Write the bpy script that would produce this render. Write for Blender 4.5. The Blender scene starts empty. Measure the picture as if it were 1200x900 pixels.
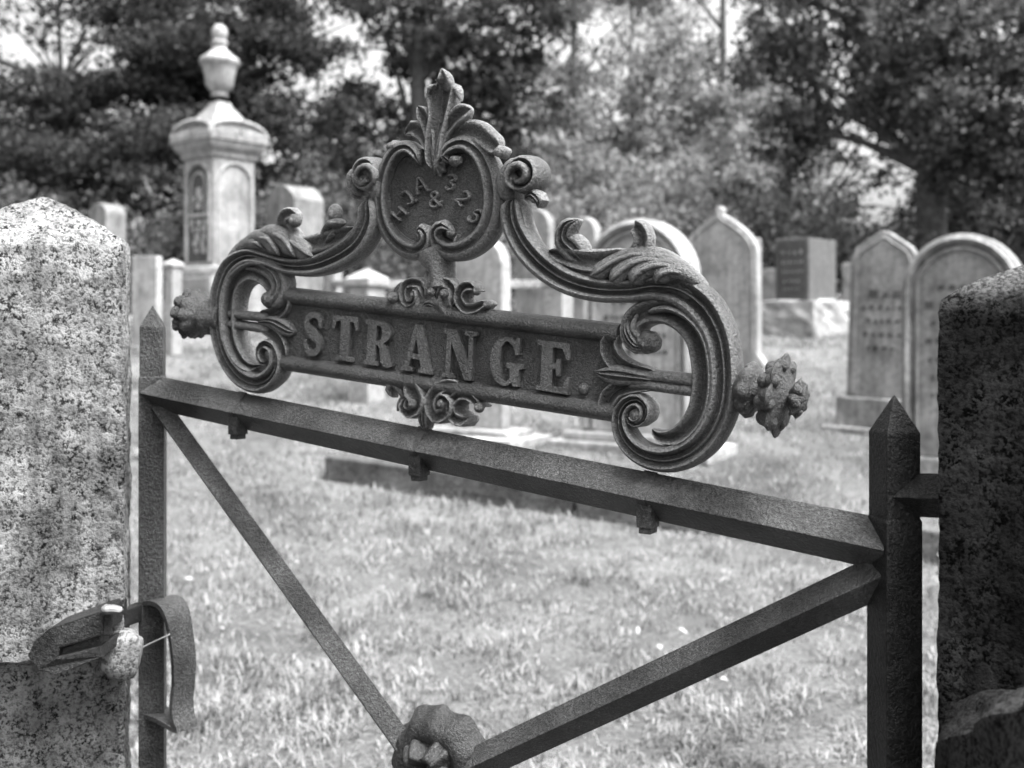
import bpy, bmesh, math, random
import numpy as np
from mathutils import Vector, Matrix, noise as mnoise
random.seed(7)
RNG = np.random.default_rng(11)
S = bpy.context.scene
COL = S.collection
R = math.radians

# ------------------------------------------------------------------ camera, sky, sun, exposure
H = 1.0                      # eye height
F = 1300.0                   # focal length in photo pixels (1200 wide)
CX, CY = 600.0, 380.0        # principal point: level camera, horizon at y = 380
cam = bpy.data.cameras.new('camera'); cam_o = bpy.data.objects.new('camera', cam); COL.objects.link(cam_o)
cam_o.location = (0, 0, H); cam_o.rotation_euler = (R(90), 0, 0)
cam.sensor_width = 36; cam.lens = 36 * F / 1200; cam.shift_y = -(450 - CY) / 1200
cam.clip_start = 0.05; cam.clip_end = 2000
cam.dof.use_dof = True; cam.dof.focus_distance = 1.14; cam.dof.aperture_fstop = 6.3
S.camera = cam_o

SUN_EL, SUN_AZ = 66.0, 122.0      # azimuth measured clockwise from +Y (the view direction)
w = bpy.data.worlds.new('World'); S.world = w; w.use_nodes = True
nt = w.node_tree; nt.nodes.clear()
sky = nt.nodes.new('ShaderNodeTexSky'); sky.sky_type = 'NISHITA'; sky.sun_disc = False
sky.sun_elevation = R(SUN_EL); sky.sun_rotation = R(SUN_AZ); sky.air_density = 1.0; sky.dust_density = 9.0; sky.ozone_density = 1.0
bw = nt.nodes.new('ShaderNodeRGBToBW'); bg = nt.nodes.new('ShaderNodeBackground'); wo = nt.nodes.new('ShaderNodeOutputWorld')
nt.links.new(sky.outputs[0], bw.inputs[0]); nt.links.new(bw.outputs[0], bg.inputs['Color']); nt.links.new(bg.outputs[0], wo.inputs['Surface'])
bg.inputs['Strength'].default_value = 0.15
sun = bpy.data.lights.new('sun', 'SUN'); sun.energy = 2.0; sun.angle = R(28); sun.color = (1, 1, 1)
sun_o = bpy.data.objects.new('sun', sun); COL.objects.link(sun_o)
sd = Vector((math.sin(R(SUN_AZ)) * math.cos(R(SUN_EL)), math.cos(R(SUN_AZ)) * math.cos(R(SUN_EL)), math.sin(R(SUN_EL))))
sun_o.rotation_euler = sd.to_track_quat('Z', 'Y').to_euler(); sun_o.location = (5, -3, 10)
S.view_settings.view_transform = 'Standard'; S.view_settings.look = 'None'
S.view_settings.exposure = 2.2; S.view_settings.gamma = 1.0
S.render.resolution_x = 1024; S.render.resolution_y = 768

# ------------------------------------------------------------------ materials (a black-and-white place: every colour a grey)
def mat_new(name):
    m = bpy.data.materials.new(name); m.use_nodes = True
    return m, m.node_tree, m.node_tree.nodes['Principled BSDF']
def nn(t, k, **kw):
    n = t.nodes.new(k)
    for a, b in kw.items():
        if a.startswith('i_'): n.inputs[a[2:].replace('_', ' ')].default_value = b
        else: setattr(n, a, b)
    return n
def noise_tex(t, scale, detail=4, rough=.6, dist=0):
    c = t.nodes.get('TC') or nn(t, 'ShaderNodeTexCoord'); c.name = 'TC'
    n = nn(t, 'ShaderNodeTexNoise'); n.inputs['Scale'].default_value = scale; n.inputs['Detail'].default_value = detail
    n.inputs['Roughness'].default_value = rough; n.inputs['Distortion'].default_value = dist
    t.links.new(c.outputs['Object'], n.inputs['Vector']); return n.outputs['Fac']
def ramp(t, src, pts):
    r = nn(t, 'ShaderNodeValToRGB'); el = r.color_ramp.elements
    while len(el) > 1: el.remove(el[-1])
    el[0].position = pts[0][0]; el[0].color = (pts[0][1],) * 3 + (1,)
    for p, v in pts[1:]:
        e = el.new(p); e.color = (v,) * 3 + (1,)
    t.links.new(src, r.inputs['Fac']); return r.outputs['Color']
def mix(t, a, b, fac, mode='MIX'):
    m = nn(t, 'ShaderNodeMix', data_type='RGBA', blend_type=mode)
    for sck, v in ((m.inputs[6], a), (m.inputs[7], b), (m.inputs[0], fac)):
        if isinstance(v, (int, float)): sck.default_value = v if sck == m.inputs[0] else (v, v, v, 1)
        else: t.links.new(v, sck)
    return m.outputs[2]
def bump(t, b, src, strength, dist, prev=None):
    n = nn(t, 'ShaderNodeBump'); n.inputs['Strength'].default_value = strength; n.inputs['Distance'].default_value = dist
    t.links.new(src, n.inputs['Height'])
    if prev: t.links.new(prev, n.inputs['Normal'])
    t.links.new(n.outputs[0], b.inputs['Normal']); return n.outputs[0]

def m_iron(name, base, light, speck, pit=.6, scale=1.0, spec=.28, wear=0):
    m, t, b = mat_new(name)
    n1 = noise_tex(t, 330 * scale, 4, .7); n2 = noise_tex(t, 700 * scale, 2, .7); n3 = noise_tex(t, 14 * scale, 4, .65)
    c = ramp(t, n1, [(.38, base * .7), (.47, base), (.56, light * .8), (.66, light)])
    c = mix(t, c, ramp(t, n3, [(.36, .45), (.5, .9), (.64, 1.25)]), 1.0, 'MULTIPLY')
    c2 = ramp(t, n2, [(.56, 0), (.68, 1)])
    n3r = ramp(t, n3, [(.42, 0.1), (.66, 1)])
    f = mix(t, c2, n3r, 1.0, 'MULTIPLY')
    c = mix(t, c, speck, f)
    if wear:       # bare metal polished on the raised edges
        ge = nn(t, 'ShaderNodeNewGeometry'); c = mix(t, c, wear, mix(t, ramp(t, ge.outputs['Pointiness'], [(.515, 0), (.60, 1)]), ramp(t, n1, [(.4, .35), (.55, 1)]), 1.0, 'MULTIPLY'))
    t.links.new(c, b.inputs['Base Color'])
    rr = ramp(t, n1, [(.35, .30), (.65, .52)]); t.links.new(rr, b.inputs['Roughness'])
    b.inputs['Metallic'].default_value = 0.0; b.inputs['Specular IOR Level'].default_value = spec
    p = bump(t, b, n2, min(1, pit), .0015); bump(t, b, n1, min(1, pit * 1.2), .004, p)
    return m
IRON = m_iron('cast_iron', .019, .048, .15, .9, 1.0, .5, .17)
IRON_WORN3 = m_iron('worn_character_iron', .06, .13, .25, .7, 1.0, .5)
IRON_PLATE = m_iron('cast_iron_plate', .020, .050, .15, .9, 1.0, .5)
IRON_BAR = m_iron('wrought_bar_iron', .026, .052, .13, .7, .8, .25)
IRON_SHADED = m_iron('shaded_bar_iron', .005, .013, .04, .6, .8, .12)  # bar iron with tree shade put into its colour, for the right side
IRON_LATCH = m_iron('forged_latch_iron', .010, .024, .07, .6, .8, .2)
IRON_WORN2 = m_iron('worn_rosette_iron', .016, .034, .12, .5, .8, .3)
IRON_WORN = m_iron('worn_raised_iron', .034, .08, .2, .8, 1.0, .45)

def m_granite(name, dark, mid, light, sc=1.0, contrast=1.0, patch=.5, relief=1.0, lit_top=None, ledge_shade=None, streak=0):
    m, t, b = mat_new(name)
    g = noise_tex(t, 210 * sc, 2, .75); g2 = noise_tex(t, 420 * sc, 2, .6); lo = noise_tex(t, 7 * sc, 5, .65, .4); md = noise_tex(t, 60 * sc, 5, .75)
    c = ramp(t, g, [(.41, dark), (.475, mid), (.52, light), (.7, light * 1.1)])
    sp = ramp(t, g2, [(.33, 1), (.42, 0)])
    c = mix(t, c, dark, sp)
    lich = ramp(t, md, [(.42, 0), (.62, 1)])
    c = mix(t, c, light * 1.08, mix(t, lich, .75, 1.0, 'MULTIPLY'))
    st = ramp(t, lo, [(.38, 1.0), (.6, 1 - patch)])
    c = mix(t, c, st, 1.0, 'MULTIPLY')
    if streak:     # long runs of damp and lichen down the face
        mp = nn(t, 'ShaderNodeMapping'); mp.inputs['Scale'].default_value = (22, 22, 1.8); t.links.new(t.nodes['TC'].outputs['Object'], mp.inputs['Vector'])
        ns = nn(t, 'ShaderNodeTexNoise'); ns.inputs['Scale'].default_value = 1.3; ns.inputs['Detail'].default_value = 6; ns.inputs['Roughness'].default_value = .65; t.links.new(mp.outputs[0], ns.inputs['Vector'])
        c = mix(t, c, ramp(t, ns.outputs['Fac'], [(.38, 1 - streak), (.55, 1.0)]), 1.0, 'MULTIPLY')
    if ledge_shade:      # shade below the broken ledge, painted into the colour
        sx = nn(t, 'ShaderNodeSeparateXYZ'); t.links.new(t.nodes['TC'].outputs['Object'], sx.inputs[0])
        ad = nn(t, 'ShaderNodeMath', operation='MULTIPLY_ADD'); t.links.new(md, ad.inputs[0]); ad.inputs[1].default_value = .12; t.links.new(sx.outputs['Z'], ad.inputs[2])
        mr = nn(t, 'ShaderNodeMapRange'); mr.inputs['From Min'].default_value = ledge_shade[0] + .04; mr.inputs['From Max'].default_value = ledge_shade[0] + .09; t.links.new(ad.outputs[0], mr.inputs['Value'])
        c = mix(t, mix(t, c, ledge_shade[1], 1.0, 'MULTIPLY'), c, mr.outputs[0])
    if lit_top:      # paler tone painted on the top only, as if lit from above
        sx = nn(t, 'ShaderNodeSeparateXYZ'); t.links.new(t.nodes['TC'].outputs['Object'], sx.inputs[0])
        ad = nn(t, 'ShaderNodeMath', operation='MULTIPLY_ADD'); t.links.new(md, ad.inputs[0]); ad.inputs[1].default_value = .03; t.links.new(sx.outputs['Z'], ad.inputs[2])
        mr = nn(t, 'ShaderNodeMapRange'); mr.inputs['From Min'].default_value = lit_top[0]; mr.inputs['From Max'].default_value = lit_top[0] + .02; t.links.new(ad.outputs[0], mr.inputs['Value'])
        c = mix(t, c, ramp(t, g, [(.38, lit_top[1] * .35), (.5, lit_top[1]), (.62, lit_top[1] * 1.7)]), mr.outputs[0])
    t.links.new(c, b.inputs['Base Color']); b.inputs['Roughness'].default_value = .9
    b.inputs['Specular IOR Level'].default_value = .03
    p = bump(t, b, g, .7 * relief, .0025); bump(t, b, md, .6 * relief, .006, p)
    return m
GRAN_L = m_granite('lichened_granite', .014, .075, .22, 1.0, patch=.5, ledge_shade=(.53, .62), streak=.45)
GRAN_D = m_granite('dark_granite', .0015, .004, .032, 1.1, patch=.6, streak=.5, lit_top=(1.035, .05))  # near-black base tone, top painted lighter as if lit
GRAN_M = m_granite('chipped_grey_stone', .05, .10, .18, .8, patch=.3)
GRAN_CURB = m_granite('mossy_curb_granite', .025, .06, .10, .4, patch=.5)
GRAN_PALE = m_granite('pale_granite', .13, .2, .28, .25, patch=.3)
def m_marble(name, a, b_, sc=3.0, streak=.35):
    m, t, b = mat_new(name)
    n1 = noise_tex(t, sc, 6, .65, .5); n2 = noise_tex(t, 30, 4, .7)
    c = ramp(t, n1, [(.35, a), (.62, b_)])
    c = mix(t, c, ramp(t, n2, [(.35, 1 - streak), (.6, 1.0)]), 1.0, 'MULTIPLY')
    # weather streaks running down
    tc = t.nodes['TC']; mp = nn(t, 'ShaderNodeMapping'); mp.inputs['Scale'].default_value = (14, 14, 1.2)
    t.links.new(tc.outputs['Object'], mp.inputs['Vector'])
    n3 = nn(t, 'ShaderNodeTexNoise'); n3.inputs['Scale'].default_value = 1.6; n3.inputs['Detail'].default_value = 5
    t.links.new(mp.outputs[0], n3.inputs['Vector'])
    c = mix(t, c, ramp(t, n3.outputs['Fac'], [(.38, 1 - streak), (.58, 1.0)]), .8, 'MULTIPLY')
    t.links.new(c, b.inputs['Base Color']); b.inputs['Roughness'].default_value = .8; b.inputs['Specular IOR Level'].default_value = .12
    bump(t, b, n2, .4, .004)
    return m
MARBLE = m_marble('weathered_marble', .16, .31)
MARBLE_W = m_marble('white_marble', .20, .35, streak=.35)
MARBLE_G = m_marble('grey_marble', .12, .25)
SLATE = m_marble('polished_dark_granite', .05, .07, streak=.2)
ENGR = m_marble('inscription_lines', .05, .1)

def m_leaf(name, a, b_, trans=.35, patch=None):
    m, t, b = mat_new(name)
    g = nn(t, 'ShaderNodeNewGeometry')
    c = ramp(t, g.outputs['Random Per Island'], [(0, a), (1, b_)])
    if patch: c = mix(t, c, ramp(t, noise_tex(t, patch, 5, .7), [(.36, .42), (.5, .9), (.62, 1.1)]), 1.0, 'MULTIPLY')
    t.links.new(c, b.inputs['Base Color']); b.inputs['Roughness'].default_value = .75; b.inputs['Specular IOR Level'].default_value = .08
    tr = nn(t, 'ShaderNodeBsdfTranslucent'); t.links.new(c, tr.inputs['Color'])
    mx = nn(t, 'ShaderNodeMixShader'); mx.inputs[0].default_value = trans
    t.links.new(b.outputs[0], mx.inputs[1]); t.links.new(tr.outputs[0], mx.inputs[2])
    t.links.new(mx.outputs[0], t.nodes['Material Output'].inputs['Surface'])
    return m
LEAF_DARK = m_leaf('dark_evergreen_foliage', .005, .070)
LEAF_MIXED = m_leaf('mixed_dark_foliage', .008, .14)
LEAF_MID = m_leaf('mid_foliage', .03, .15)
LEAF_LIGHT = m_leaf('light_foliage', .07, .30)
GRASSM = m_leaf('grass_blades', .045, .34, .3, 3.0)
LITTER = m_leaf('fallen_leaf_litter', .13, .30, .2)
def m_bark():
    m, t, b = mat_new('bark'); n = noise_tex(t, 9, 6, .7, 1.0)
    t.links.new(ramp(t, n, [(.35, .02), (.65, .07)]), b.inputs['Base Color']); b.inputs['Roughness'].default_value = .95
    bump(t, b, n, .8, .03); return m
BARK = m_bark()
def m_ground():
    m, t, b = mat_new('turf'); n = noise_tex(t, 1.3, 6, .7, .3); n2 = noise_tex(t, 60, 5, .75)
    c = mix(t, ramp(t, n, [(.35, .07), (.62, .17)]), ramp(t, n2, [(.35, .35), (.6, 1.1)]), 1.0, 'MULTIPLY')
    t.links.new(c, b.inputs['Base Color']); b.inputs['Roughness'].default_value = 1; b.inputs['Specular IOR Level'].default_value = .1
    bump(t, b, n2, .8, .03); return m
TURF = m_ground()

# ------------------------------------------------------------------ object helpers
def link(name, verts, faces, mat, parent=None, origin=None, smooth=None):
    me = bpy.data.meshes.new(name); o = Vector(origin) if origin is not None else (Vector(parent['_o']) if parent is not None else Vector((0, 0, 0)))
    me.from_pydata([(v[0] - o.x, v[1] - o.y, v[2] - o.z) for v in verts], [], faces)
    bm = bmesh.new(); bm.from_mesh(me); bmesh.ops.recalc_face_normals(bm, faces=bm.faces); bm.to_mesh(me); bm.free()
    me.materials.append(mat)
    if smooth is not None:
        me.polygons.foreach_set('use_smooth', [True] * len(me.polygons)); me.set_sharp_from_angle(angle=R(smooth))
    ob = bpy.data.objects.new(name, me); COL.objects.link(ob)
    if parent is not None: ob.parent = parent; ob['_o'] = tuple(o)
    else: ob.location = o; ob['_o'] = tuple(o)
    return ob
def thing(name, label, cat, loc, group=None):
    o = bpy.data.objects.new(name, None); COL.objects.link(o); o.location = loc; o['_o'] = tuple(loc); o.empty_display_size = .1
    o['label'] = label; o['category'] = cat
    if group: o['group'] = group
    return o
def tag(o, label, cat, group=None):
    o['label'] = label; o['category'] = cat
    if group: o['group'] = group
    return o
class MB:
    def __init__(s): s.v = []; s.f = []
    def add(s, v, f):
        n = len(s.v); s.v += [tuple(x) for x in v]; s.f += [tuple(i + n for i in q) for q in f]; return s
    def hexa(s, p):       # eight points: 0-3 one end ring, 4-7 other end ring
        return s.add(p, [(0, 1, 2, 3), (7, 6, 5, 4), (0, 4, 5, 1), (1, 5, 6, 2), (2, 6, 7, 3), (3, 7, 4, 0)])
    def box(s, c, ax, half):   # oriented box: centre, three axes, three half sizes
        c = Vector(c); a, b, d = [Vector(ax[i]) * half[i] for i in range(3)]
        return s.hexa([c - a - b - d, c + a - b - d, c + a + b - d, c - a + b - d, c - a - b + d, c + a - b + d, c + a + b + d, c - a + b + d])
    def build(s, name, mat, parent=None, origin=None, smooth=None): return link(name, s.v, s.f, mat, parent, origin, smooth)
def bevel(o, wdt=.004, seg=2):
    bm = bmesh.new(); bm.from_mesh(o.data)
    bmesh.ops.remove_doubles(bm, verts=bm.verts, dist=1e-5)
    bmesh.ops.bevel(bm, geom=[e for e in bm.edges if e.is_manifold and e.calc_face_angle(0) > .35], offset=wdt, segments=seg, affect='EDGES', profile=.6)
    bm.to_mesh(o.data); bm.free(); return o
def rough(o, amp, sc, cuts=0, seed=0, weight=None):
    bm = bmesh.new(); bm.from_mesh(o.data)
    if cuts: bmesh.ops.subdivide_edges(bm, edges=bm.edges, cuts=cuts, use_grid_fill=True)
    bm.normal_update()
    for v in bm.verts:
        p = v.co * sc + Vector((seed, seed * 1.7, 0))
        d = mnoise.fractal(p, 1.0, 2.0, 4)
        v.co += v.normal * d * amp
    bm.to_mesh(o.data); bm.free(); return o
def extrude_outline(pts3, vec):
    n = len(pts3); v = [Vector(p) for p in pts3]; b = [p + Vector(vec) for p in v]
    return v + b, [tuple(range(n)), tuple(range(2 * n - 1, n - 1, -1))] + [(i, (i + 1) % n, n + (i + 1) % n, n + i) for i in range(n)]

# ------------------------------------------------------------------ terrain
GY = [-60, 3.5, 5, 6.5, 7.3, 9, 12, 16, 25, 60, 1500]; GZ = [0, 0, .08, .24, .33, .56, .93, 1.05, 1.10, 1.15, 1.2]
def gz(x, y): return float(np.interp(y, GY, GZ))
def W(px, py, d): return Vector(((px - CX) / F * d, d, H - (py - CY) / F * d))
def ground_d(py):
    lo, hi = .5, 15.9
    for _ in range(50):
        m = (lo + hi) / 2
        if H - (py - CY) / F * m > gz(0, m): lo = m
        else: hi = m
    return lo
def make_ground():
    xs = np.concatenate([np.linspace(-1200, -30, 12), np.linspace(-24, 24, 97), np.linspace(30, 1200, 12)])
    ys = np.concatenate([np.linspace(-900, -10, 8), np.linspace(-6, 30, 145), np.linspace(36, 1500, 24)])
    v = []; f = []
    for y in ys:
        for x in xs:
            b = .018 * mnoise.noise(Vector((x * .9, y * .9, 0))) + .008 * mnoise.noise(Vector((x * 4, y * 4, 3))) if abs(x) < 25 and -7 < y < 31 else 0
            v.append((x, y, gz(x, y) + b))
    nx = len(xs)
    for j in range(len(ys) - 1):
        for i in range(nx - 1):
            a = j * nx + i; f.append((a, a + 1, a + nx + 1, a + nx))
    g = link('ground', v, f, TURF, smooth=180); g['kind'] = 'structure'
make_ground()
def soup(name, V, nper, faces_local, mat, label, cat=None, parent=None, origin=(0, 0, 0), stuff=True):
    """V: (n, nper, 3) vertices; the same small face list for each piece"""
    n = V.shape[0]; me = bpy.data.meshes.new(name); V = V - np.array(origin)
    fl = []; tot = []
    for q in faces_local: tot.append(len(q)); fl += list(q)
    fl = np.array(fl); idx = (np.arange(n)[:, None] * nper + fl[None, :]).ravel()
    sizes = np.tile(np.array(tot), n); starts = np.concatenate([[0], np.cumsum(sizes)[:-1]])
    me.vertices.add(n * nper); me.vertices.foreach_set('co', V.reshape(-1).astype(np.float32))
    me.loops.add(len(idx)); me.loops.foreach_set('vertex_index', idx.astype(np.int32))
    me.polygons.add(len(sizes)); me.polygons.foreach_set('loop_start', starts.astype(np.int32))
    me.update(calc_edges=True); me.materials.append(mat)
    o = bpy.data.objects.new(name, me); COL.objects.link(o)
    if parent is not None: o.parent = parent
    else: o.location = origin
    if label: o['label'] = label
    if cat: o['category'] = cat
    if stuff: o['kind'] = 'stuff'
    return o
def vnoise(x, y, s, seed=0):
    r = np.random.default_rng(seed); g = r.random((64, 64)); u = (x * s) % 64; v = (y * s) % 64
    i = u.astype(int); j = v.astype(int); fu = u - i; fv = v - j; fu = fu * fu * (3 - 2 * fu); fv = fv * fv * (3 - 2 * fv); i2 = (i + 1) % 64; j2 = (j + 1) % 64
    return (g[i, j] * (1 - fu) + g[i2, j] * fu) * (1 - fv) + (g[i, j2] * (1 - fu) + g[i2, j2] * fu) * fv
def make_grass():
    N = 600000
    d = .7 * (15.5 / .7) ** RNG.random(N); d = np.where(RNG.random(N) < .12, RNG.uniform(.4, 3, N), d)
    x = (RNG.random(N) - .5) * (d * 1.35 + 1.6)
    cl = vnoise(x + 40, d + 40, 7, 3) * .6 + vnoise(x + 40, d + 40, 22, 4) * .4
    keep = RNG.random(N) < np.clip((cl - .22) * 2.4, .12, 1); x = x[keep]; d = d[keep]; cl = cl[keep]; n = len(x)
    z = np.interp(d, GY, GZ) - .01
    ln = RNG.uniform(.018, .052, n) * (.5 + 1.0 * cl) * (1 + .04 * d); wd = RNG.uniform(.0007, .0016, n) * (1 + .20 * d)
    az = RNG.uniform(0, 2 * np.pi, n); lean = RNG.uniform(.35, 1.5, n)
    dx, dy = np.cos(az), np.sin(az); sx, sy = -dy, dx
    V = np.zeros((n, 5, 3))
    for k, (t, ww) in enumerate(((0, 1), (.55, .85))):
        bx = dx * ln * t * np.sin(lean) * .7; by = dy * ln * t * np.sin(lean) * .7; bz = ln * t * np.cos(lean * .6)
        V[:, 2 * k, 0] = x + bx - sx * wd * ww; V[:, 2 * k, 1] = d + by - sy * wd * ww; V[:, 2 * k, 2] = z + bz
        V[:, 2 * k + 1, 0] = x + bx + sx * wd * ww; V[:, 2 * k + 1, 1] = d + by + sy * wd * ww; V[:, 2 * k + 1, 2] = z + bz
    V[:, 4, 0] = x + dx * ln * np.sin(lean); V[:, 4, 1] = d + dy * ln * np.sin(lean); V[:, 4, 2] = z + ln * np.cos(lean)
    soup('grass', V, 5, [(0, 1, 3, 2), (2, 3, 4)], GRASSM, 'short pale tufted grass growing over the burial plot', 'grass')
    n = 240; d = RNG.uniform(3.0, 12, n); x = (RNG.random(n) - .5) * d * 1.1; z = np.interp(d, GY, GZ) + .035
    a = RNG.uniform(0, 6.28, n); L = RNG.uniform(.009, .022, n); V = np.zeros((n, 4, 3)); tl = RNG.normal(0, .35, (n, 2))
    for k, (p, q) in enumerate(((1, 0), (0, .55), (-1, 0), (0, -.55))):
        ox = (p * np.cos(a) - q * np.sin(a)) * L; oy = (p * np.sin(a) + q * np.cos(a)) * L
        V[:, k, 0] = x + ox; V[:, k, 1] = d + oy; V[:, k, 2] = z + ox * tl[:, 0] + oy * tl[:, 1] + .004 * (k % 2)
    soup('fallen_leaves', V, 4, [(0, 1, 2, 3)], LITTER, 'small pale fallen leaves scattered on the grass', 'leaf litter')
make_grass()

# ------------------------------------------------------------------ the gate plane and its helpers
GU = Vector((1.5, -1, 0)).normalized(); GN = Vector((-1, -1.5, 0)).normalized(); GV = Vector((0, 0, 1))
P0 = Vector(((1048 - CX) / F * .98, .98, 0)); NP0 = GN.dot(P0)
def gp(px, py, h=0.0):
    """the point of the gate's plane (lifted h towards the viewer's side) that the pixel shows"""
    r = Vector(((px - CX) / F, 1, -(py - CY) / F)); t = (NP0 + h) / GN.dot(r)
    return r * t + Vector((0, 0, H))
def uv(px, py, href=.0):
    p = gp(px, py, href); return ((p - P0).dot(GU), p.z)
def gw(u, v, h=0): return P0 + GU * u + GV * v + GN * h
def smooth_path(pts, step=.0045, closed=False):
    """Catmull-Rom through tuples (any length); first two entries are u, v"""
    P = [np.array(p, float) for p in pts]; n = len(P); out = []
    rng = range(n if closed else n - 1)
    for i in rng:
        if closed: a, b, c, d = P[(i - 1) % n], P[i], P[(i + 1) % n], P[(i + 2) % n]
        else: a, b, c, d = P[max(i - 1, 0)], P[i], P[i + 1], P[min(i + 2, n - 1)]
        k = max(2, int(np.hypot(*(c - b)[:2]) / step))
        for j in range(k):
            t = j / k
            q = .5 * ((2 * b) + (-a + c) * t + (2 * a - 5 * b + 4 * c - d) * t * t + (-a + 3 * b - 3 * c + d) * t ** 3)
            out.append(q)
    if not closed: out.append(P[-1])
    return out
PROF = {
 'roll': [(-1, 0), (-.95, .32), (-.8, .62), (-.5, .88), (0, 1), (.5, .88), (.8, .62), (.95, .32), (1, 0)],
 'scroll': [(-1, 0), (-1, .45), (-.93, .75), (-.78, .95), (-.58, 1.0), (-.4, .82), (-.33, .55), (-.24, .42), (-.1, .45), (0, .62), (.06, .75), (.14, .72), (.2, .55), (.34, .62), (.5, .82), (.66, .9), (.82, .8), (.94, .55), (1, .25), (1, 0)],
 'leaf': [(-1, 0), (-.92, .45), (-.7, .78), (-.45, .85), (-.3, .6), (-.15, .75), (0, .95), (.15, .75), (.3, .6), (.45, .85), (.7, .78), (.92, .45), (1, 0)],
 'groove': [(-1, 0), (-.95, .6), (-.75, .95), (-.5, .85), (-.2, .4), (0, .3), (.2, .4), (.5, .85), (.75, .95), (.95, .6), (1, 0)],
 'cup': [(-1, 0), (-1, .8), (-.85, 1.0), (-.7, .85), (-.4, .35), (-.12, .15), (0, .4), (.12, .15), (.4, .35), (.7, .85), (.85, 1.0), (1, .8), (1, 0)],
 'flat': [(-1, 0), (-1, .9), (-.95, 1), (.95, 1), (1, .9), (1, 0)],
 'rim': [(-1, 0), (-1, .3), (-.85, .62), (-.6, .8), (-.35, .86), (-.2, .7), (-.1, .58), (.05, .6), (.2, .85), (.4, 1.0), (.6, .97), (.78, .7), (.88, .45), (1, .38), (1, 0)],
}
def strip(mb, pts, prof, hgt, back, href=.006, mm=True, closed=False, flip=1, round_back=False, taper=(1, 1), step=.0045):
    """sweep a moulding along a path of (px, py, width mm[, lift mm]) on the gate plane; hgt/back in mm"""
    q = []
    for p in pts:
        lift = (p[3] if len(p) > 3 else 0) * .001
        u, v = uv(p[0], p[1], href + lift); q.append((u, v, p[2] * .0005, lift))
    path = smooth_path(q, step, closed); n = len(path); pr = PROF[prof]
    bk = [(-1, 0), (1, 0)] if not round_back else [(-.6, -.7), (.6, -.7)]
    ring = [(s * flip, h * hgt * .001) for s, h in pr]
    if round_back: ring += [(.95 * flip, -back * .0004), (.6 * flip, -back * .001), (-.6 * flip, -back * .001), (-.95 * flip, -back * .0004)]
    else: ring += [(flip, -back * .001), (-flip, -back * .001)]
    m = len(ring); V = []; Fc = []
    for i, p in enumerate(path):
        a = path[(i - 1) % n] if closed else path[max(i - 1, 0)]; b = path[(i + 1) % n] if closed else path[min(i + 1, n - 1)]
        t = (b - a)[:2]; L = np.hypot(*t) or 1; nx, ny = -t[1] / L, t[0] / L
        k = 1.0
        if not closed:
            e0 = min(1, (i + .35) / 3) if taper[0] else 1; e1 = min(1, (n - 1 - i + .35) / 3) if taper[1] else 1
            k = math.sin(min(e0, e1) * math.pi / 2)
        for s, h in ring:
            hh = h * (k if h > 0 else 1)
            V.append(gw(p[0] + nx * s * p[2] * k, p[1] + ny * s * p[2] * k, hh + p[3]))
    N = n if closed else n - 1
    for i in range(N):
        j = (i + 1) % n
        for a in range(m):
            b = (a + 1) % m; Fc.append((i * m + a, i * m + b, j * m + b, j * m + a))
    if not closed: Fc += [tuple(range(m)), tuple(range((n - 1) * m, n * m))]
    mb.add(V, Fc); return mb
def tri_slab(pxs, h0, h1, href=None):
    """flat shape traced on the gate, from height h0 to h1 (mm)"""
    q = [uv(a, b, (h1 if href is None else href) * .001) for a, b in pxs]
    return extrude_outline([gw(u, v, h1 * .001) for u, v in q], -GN * (h1 - h0) * .001)
def ball(mb, px, py, r, h=0, sq=(1, 1, 1), lob=0, amp=0, n=14, href=.006):
    """r mm; squash along u, v, n"""
    u0, v0 = uv(px, py, href + h * .001); V = []; Fc = []; m = 2 * n
    for i in range(n + 1):
        th = math.pi * i / n
        for j in range(m):
            ph = 2 * math.pi * j / m; rr = r * .001 * (1 + amp * math.cos(lob * ph) * math.sin(th))
            V.append(gw(u0 + rr * math.sin(th) * math.cos(ph) * sq[0], v0 + rr * math.sin(th) * math.sin(ph) * sq[1], h * .001 + rr * math.cos(th) * sq[2]))
    for i in range(n):
        for j in range(m):
            k = (j + 1) % m; Fc.append((i * m + j, i * m + k, (i + 1) * m + k, (i + 1) * m + j))
    mb.add(V, Fc); return mb
def bar(mb, A, B, r, ext=0, along=None, spin=45, sides=4, caps=True):
    """square (diamond) bar from A to B, corner radius r, one corner towards the gate's front"""
    A, B = Vector(A), Vector(B); d = (B - A).normalized(); A = A - d * ext; B = B + d * ext
    e = d.cross(GN).normalized(); f = e.cross(d).normalized()
    ring = lambda c: [c + (f * math.cos(2 * math.pi * k / sides + R(spin - 45)) + e * math.sin(2 * math.pi * k / sides + R(spin - 45))) * r for k in range(sides)]
    a, b = ring(A), ring(B)
    fc = [(i, (i + 1) % sides, sides + (i + 1) % sides, sides + i) for i in range(sides)]
    mb.add(a + b, fc + [tuple(range(sides)), tuple(range(2 * sides - 1, sides - 1, -1))]); return mb

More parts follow.
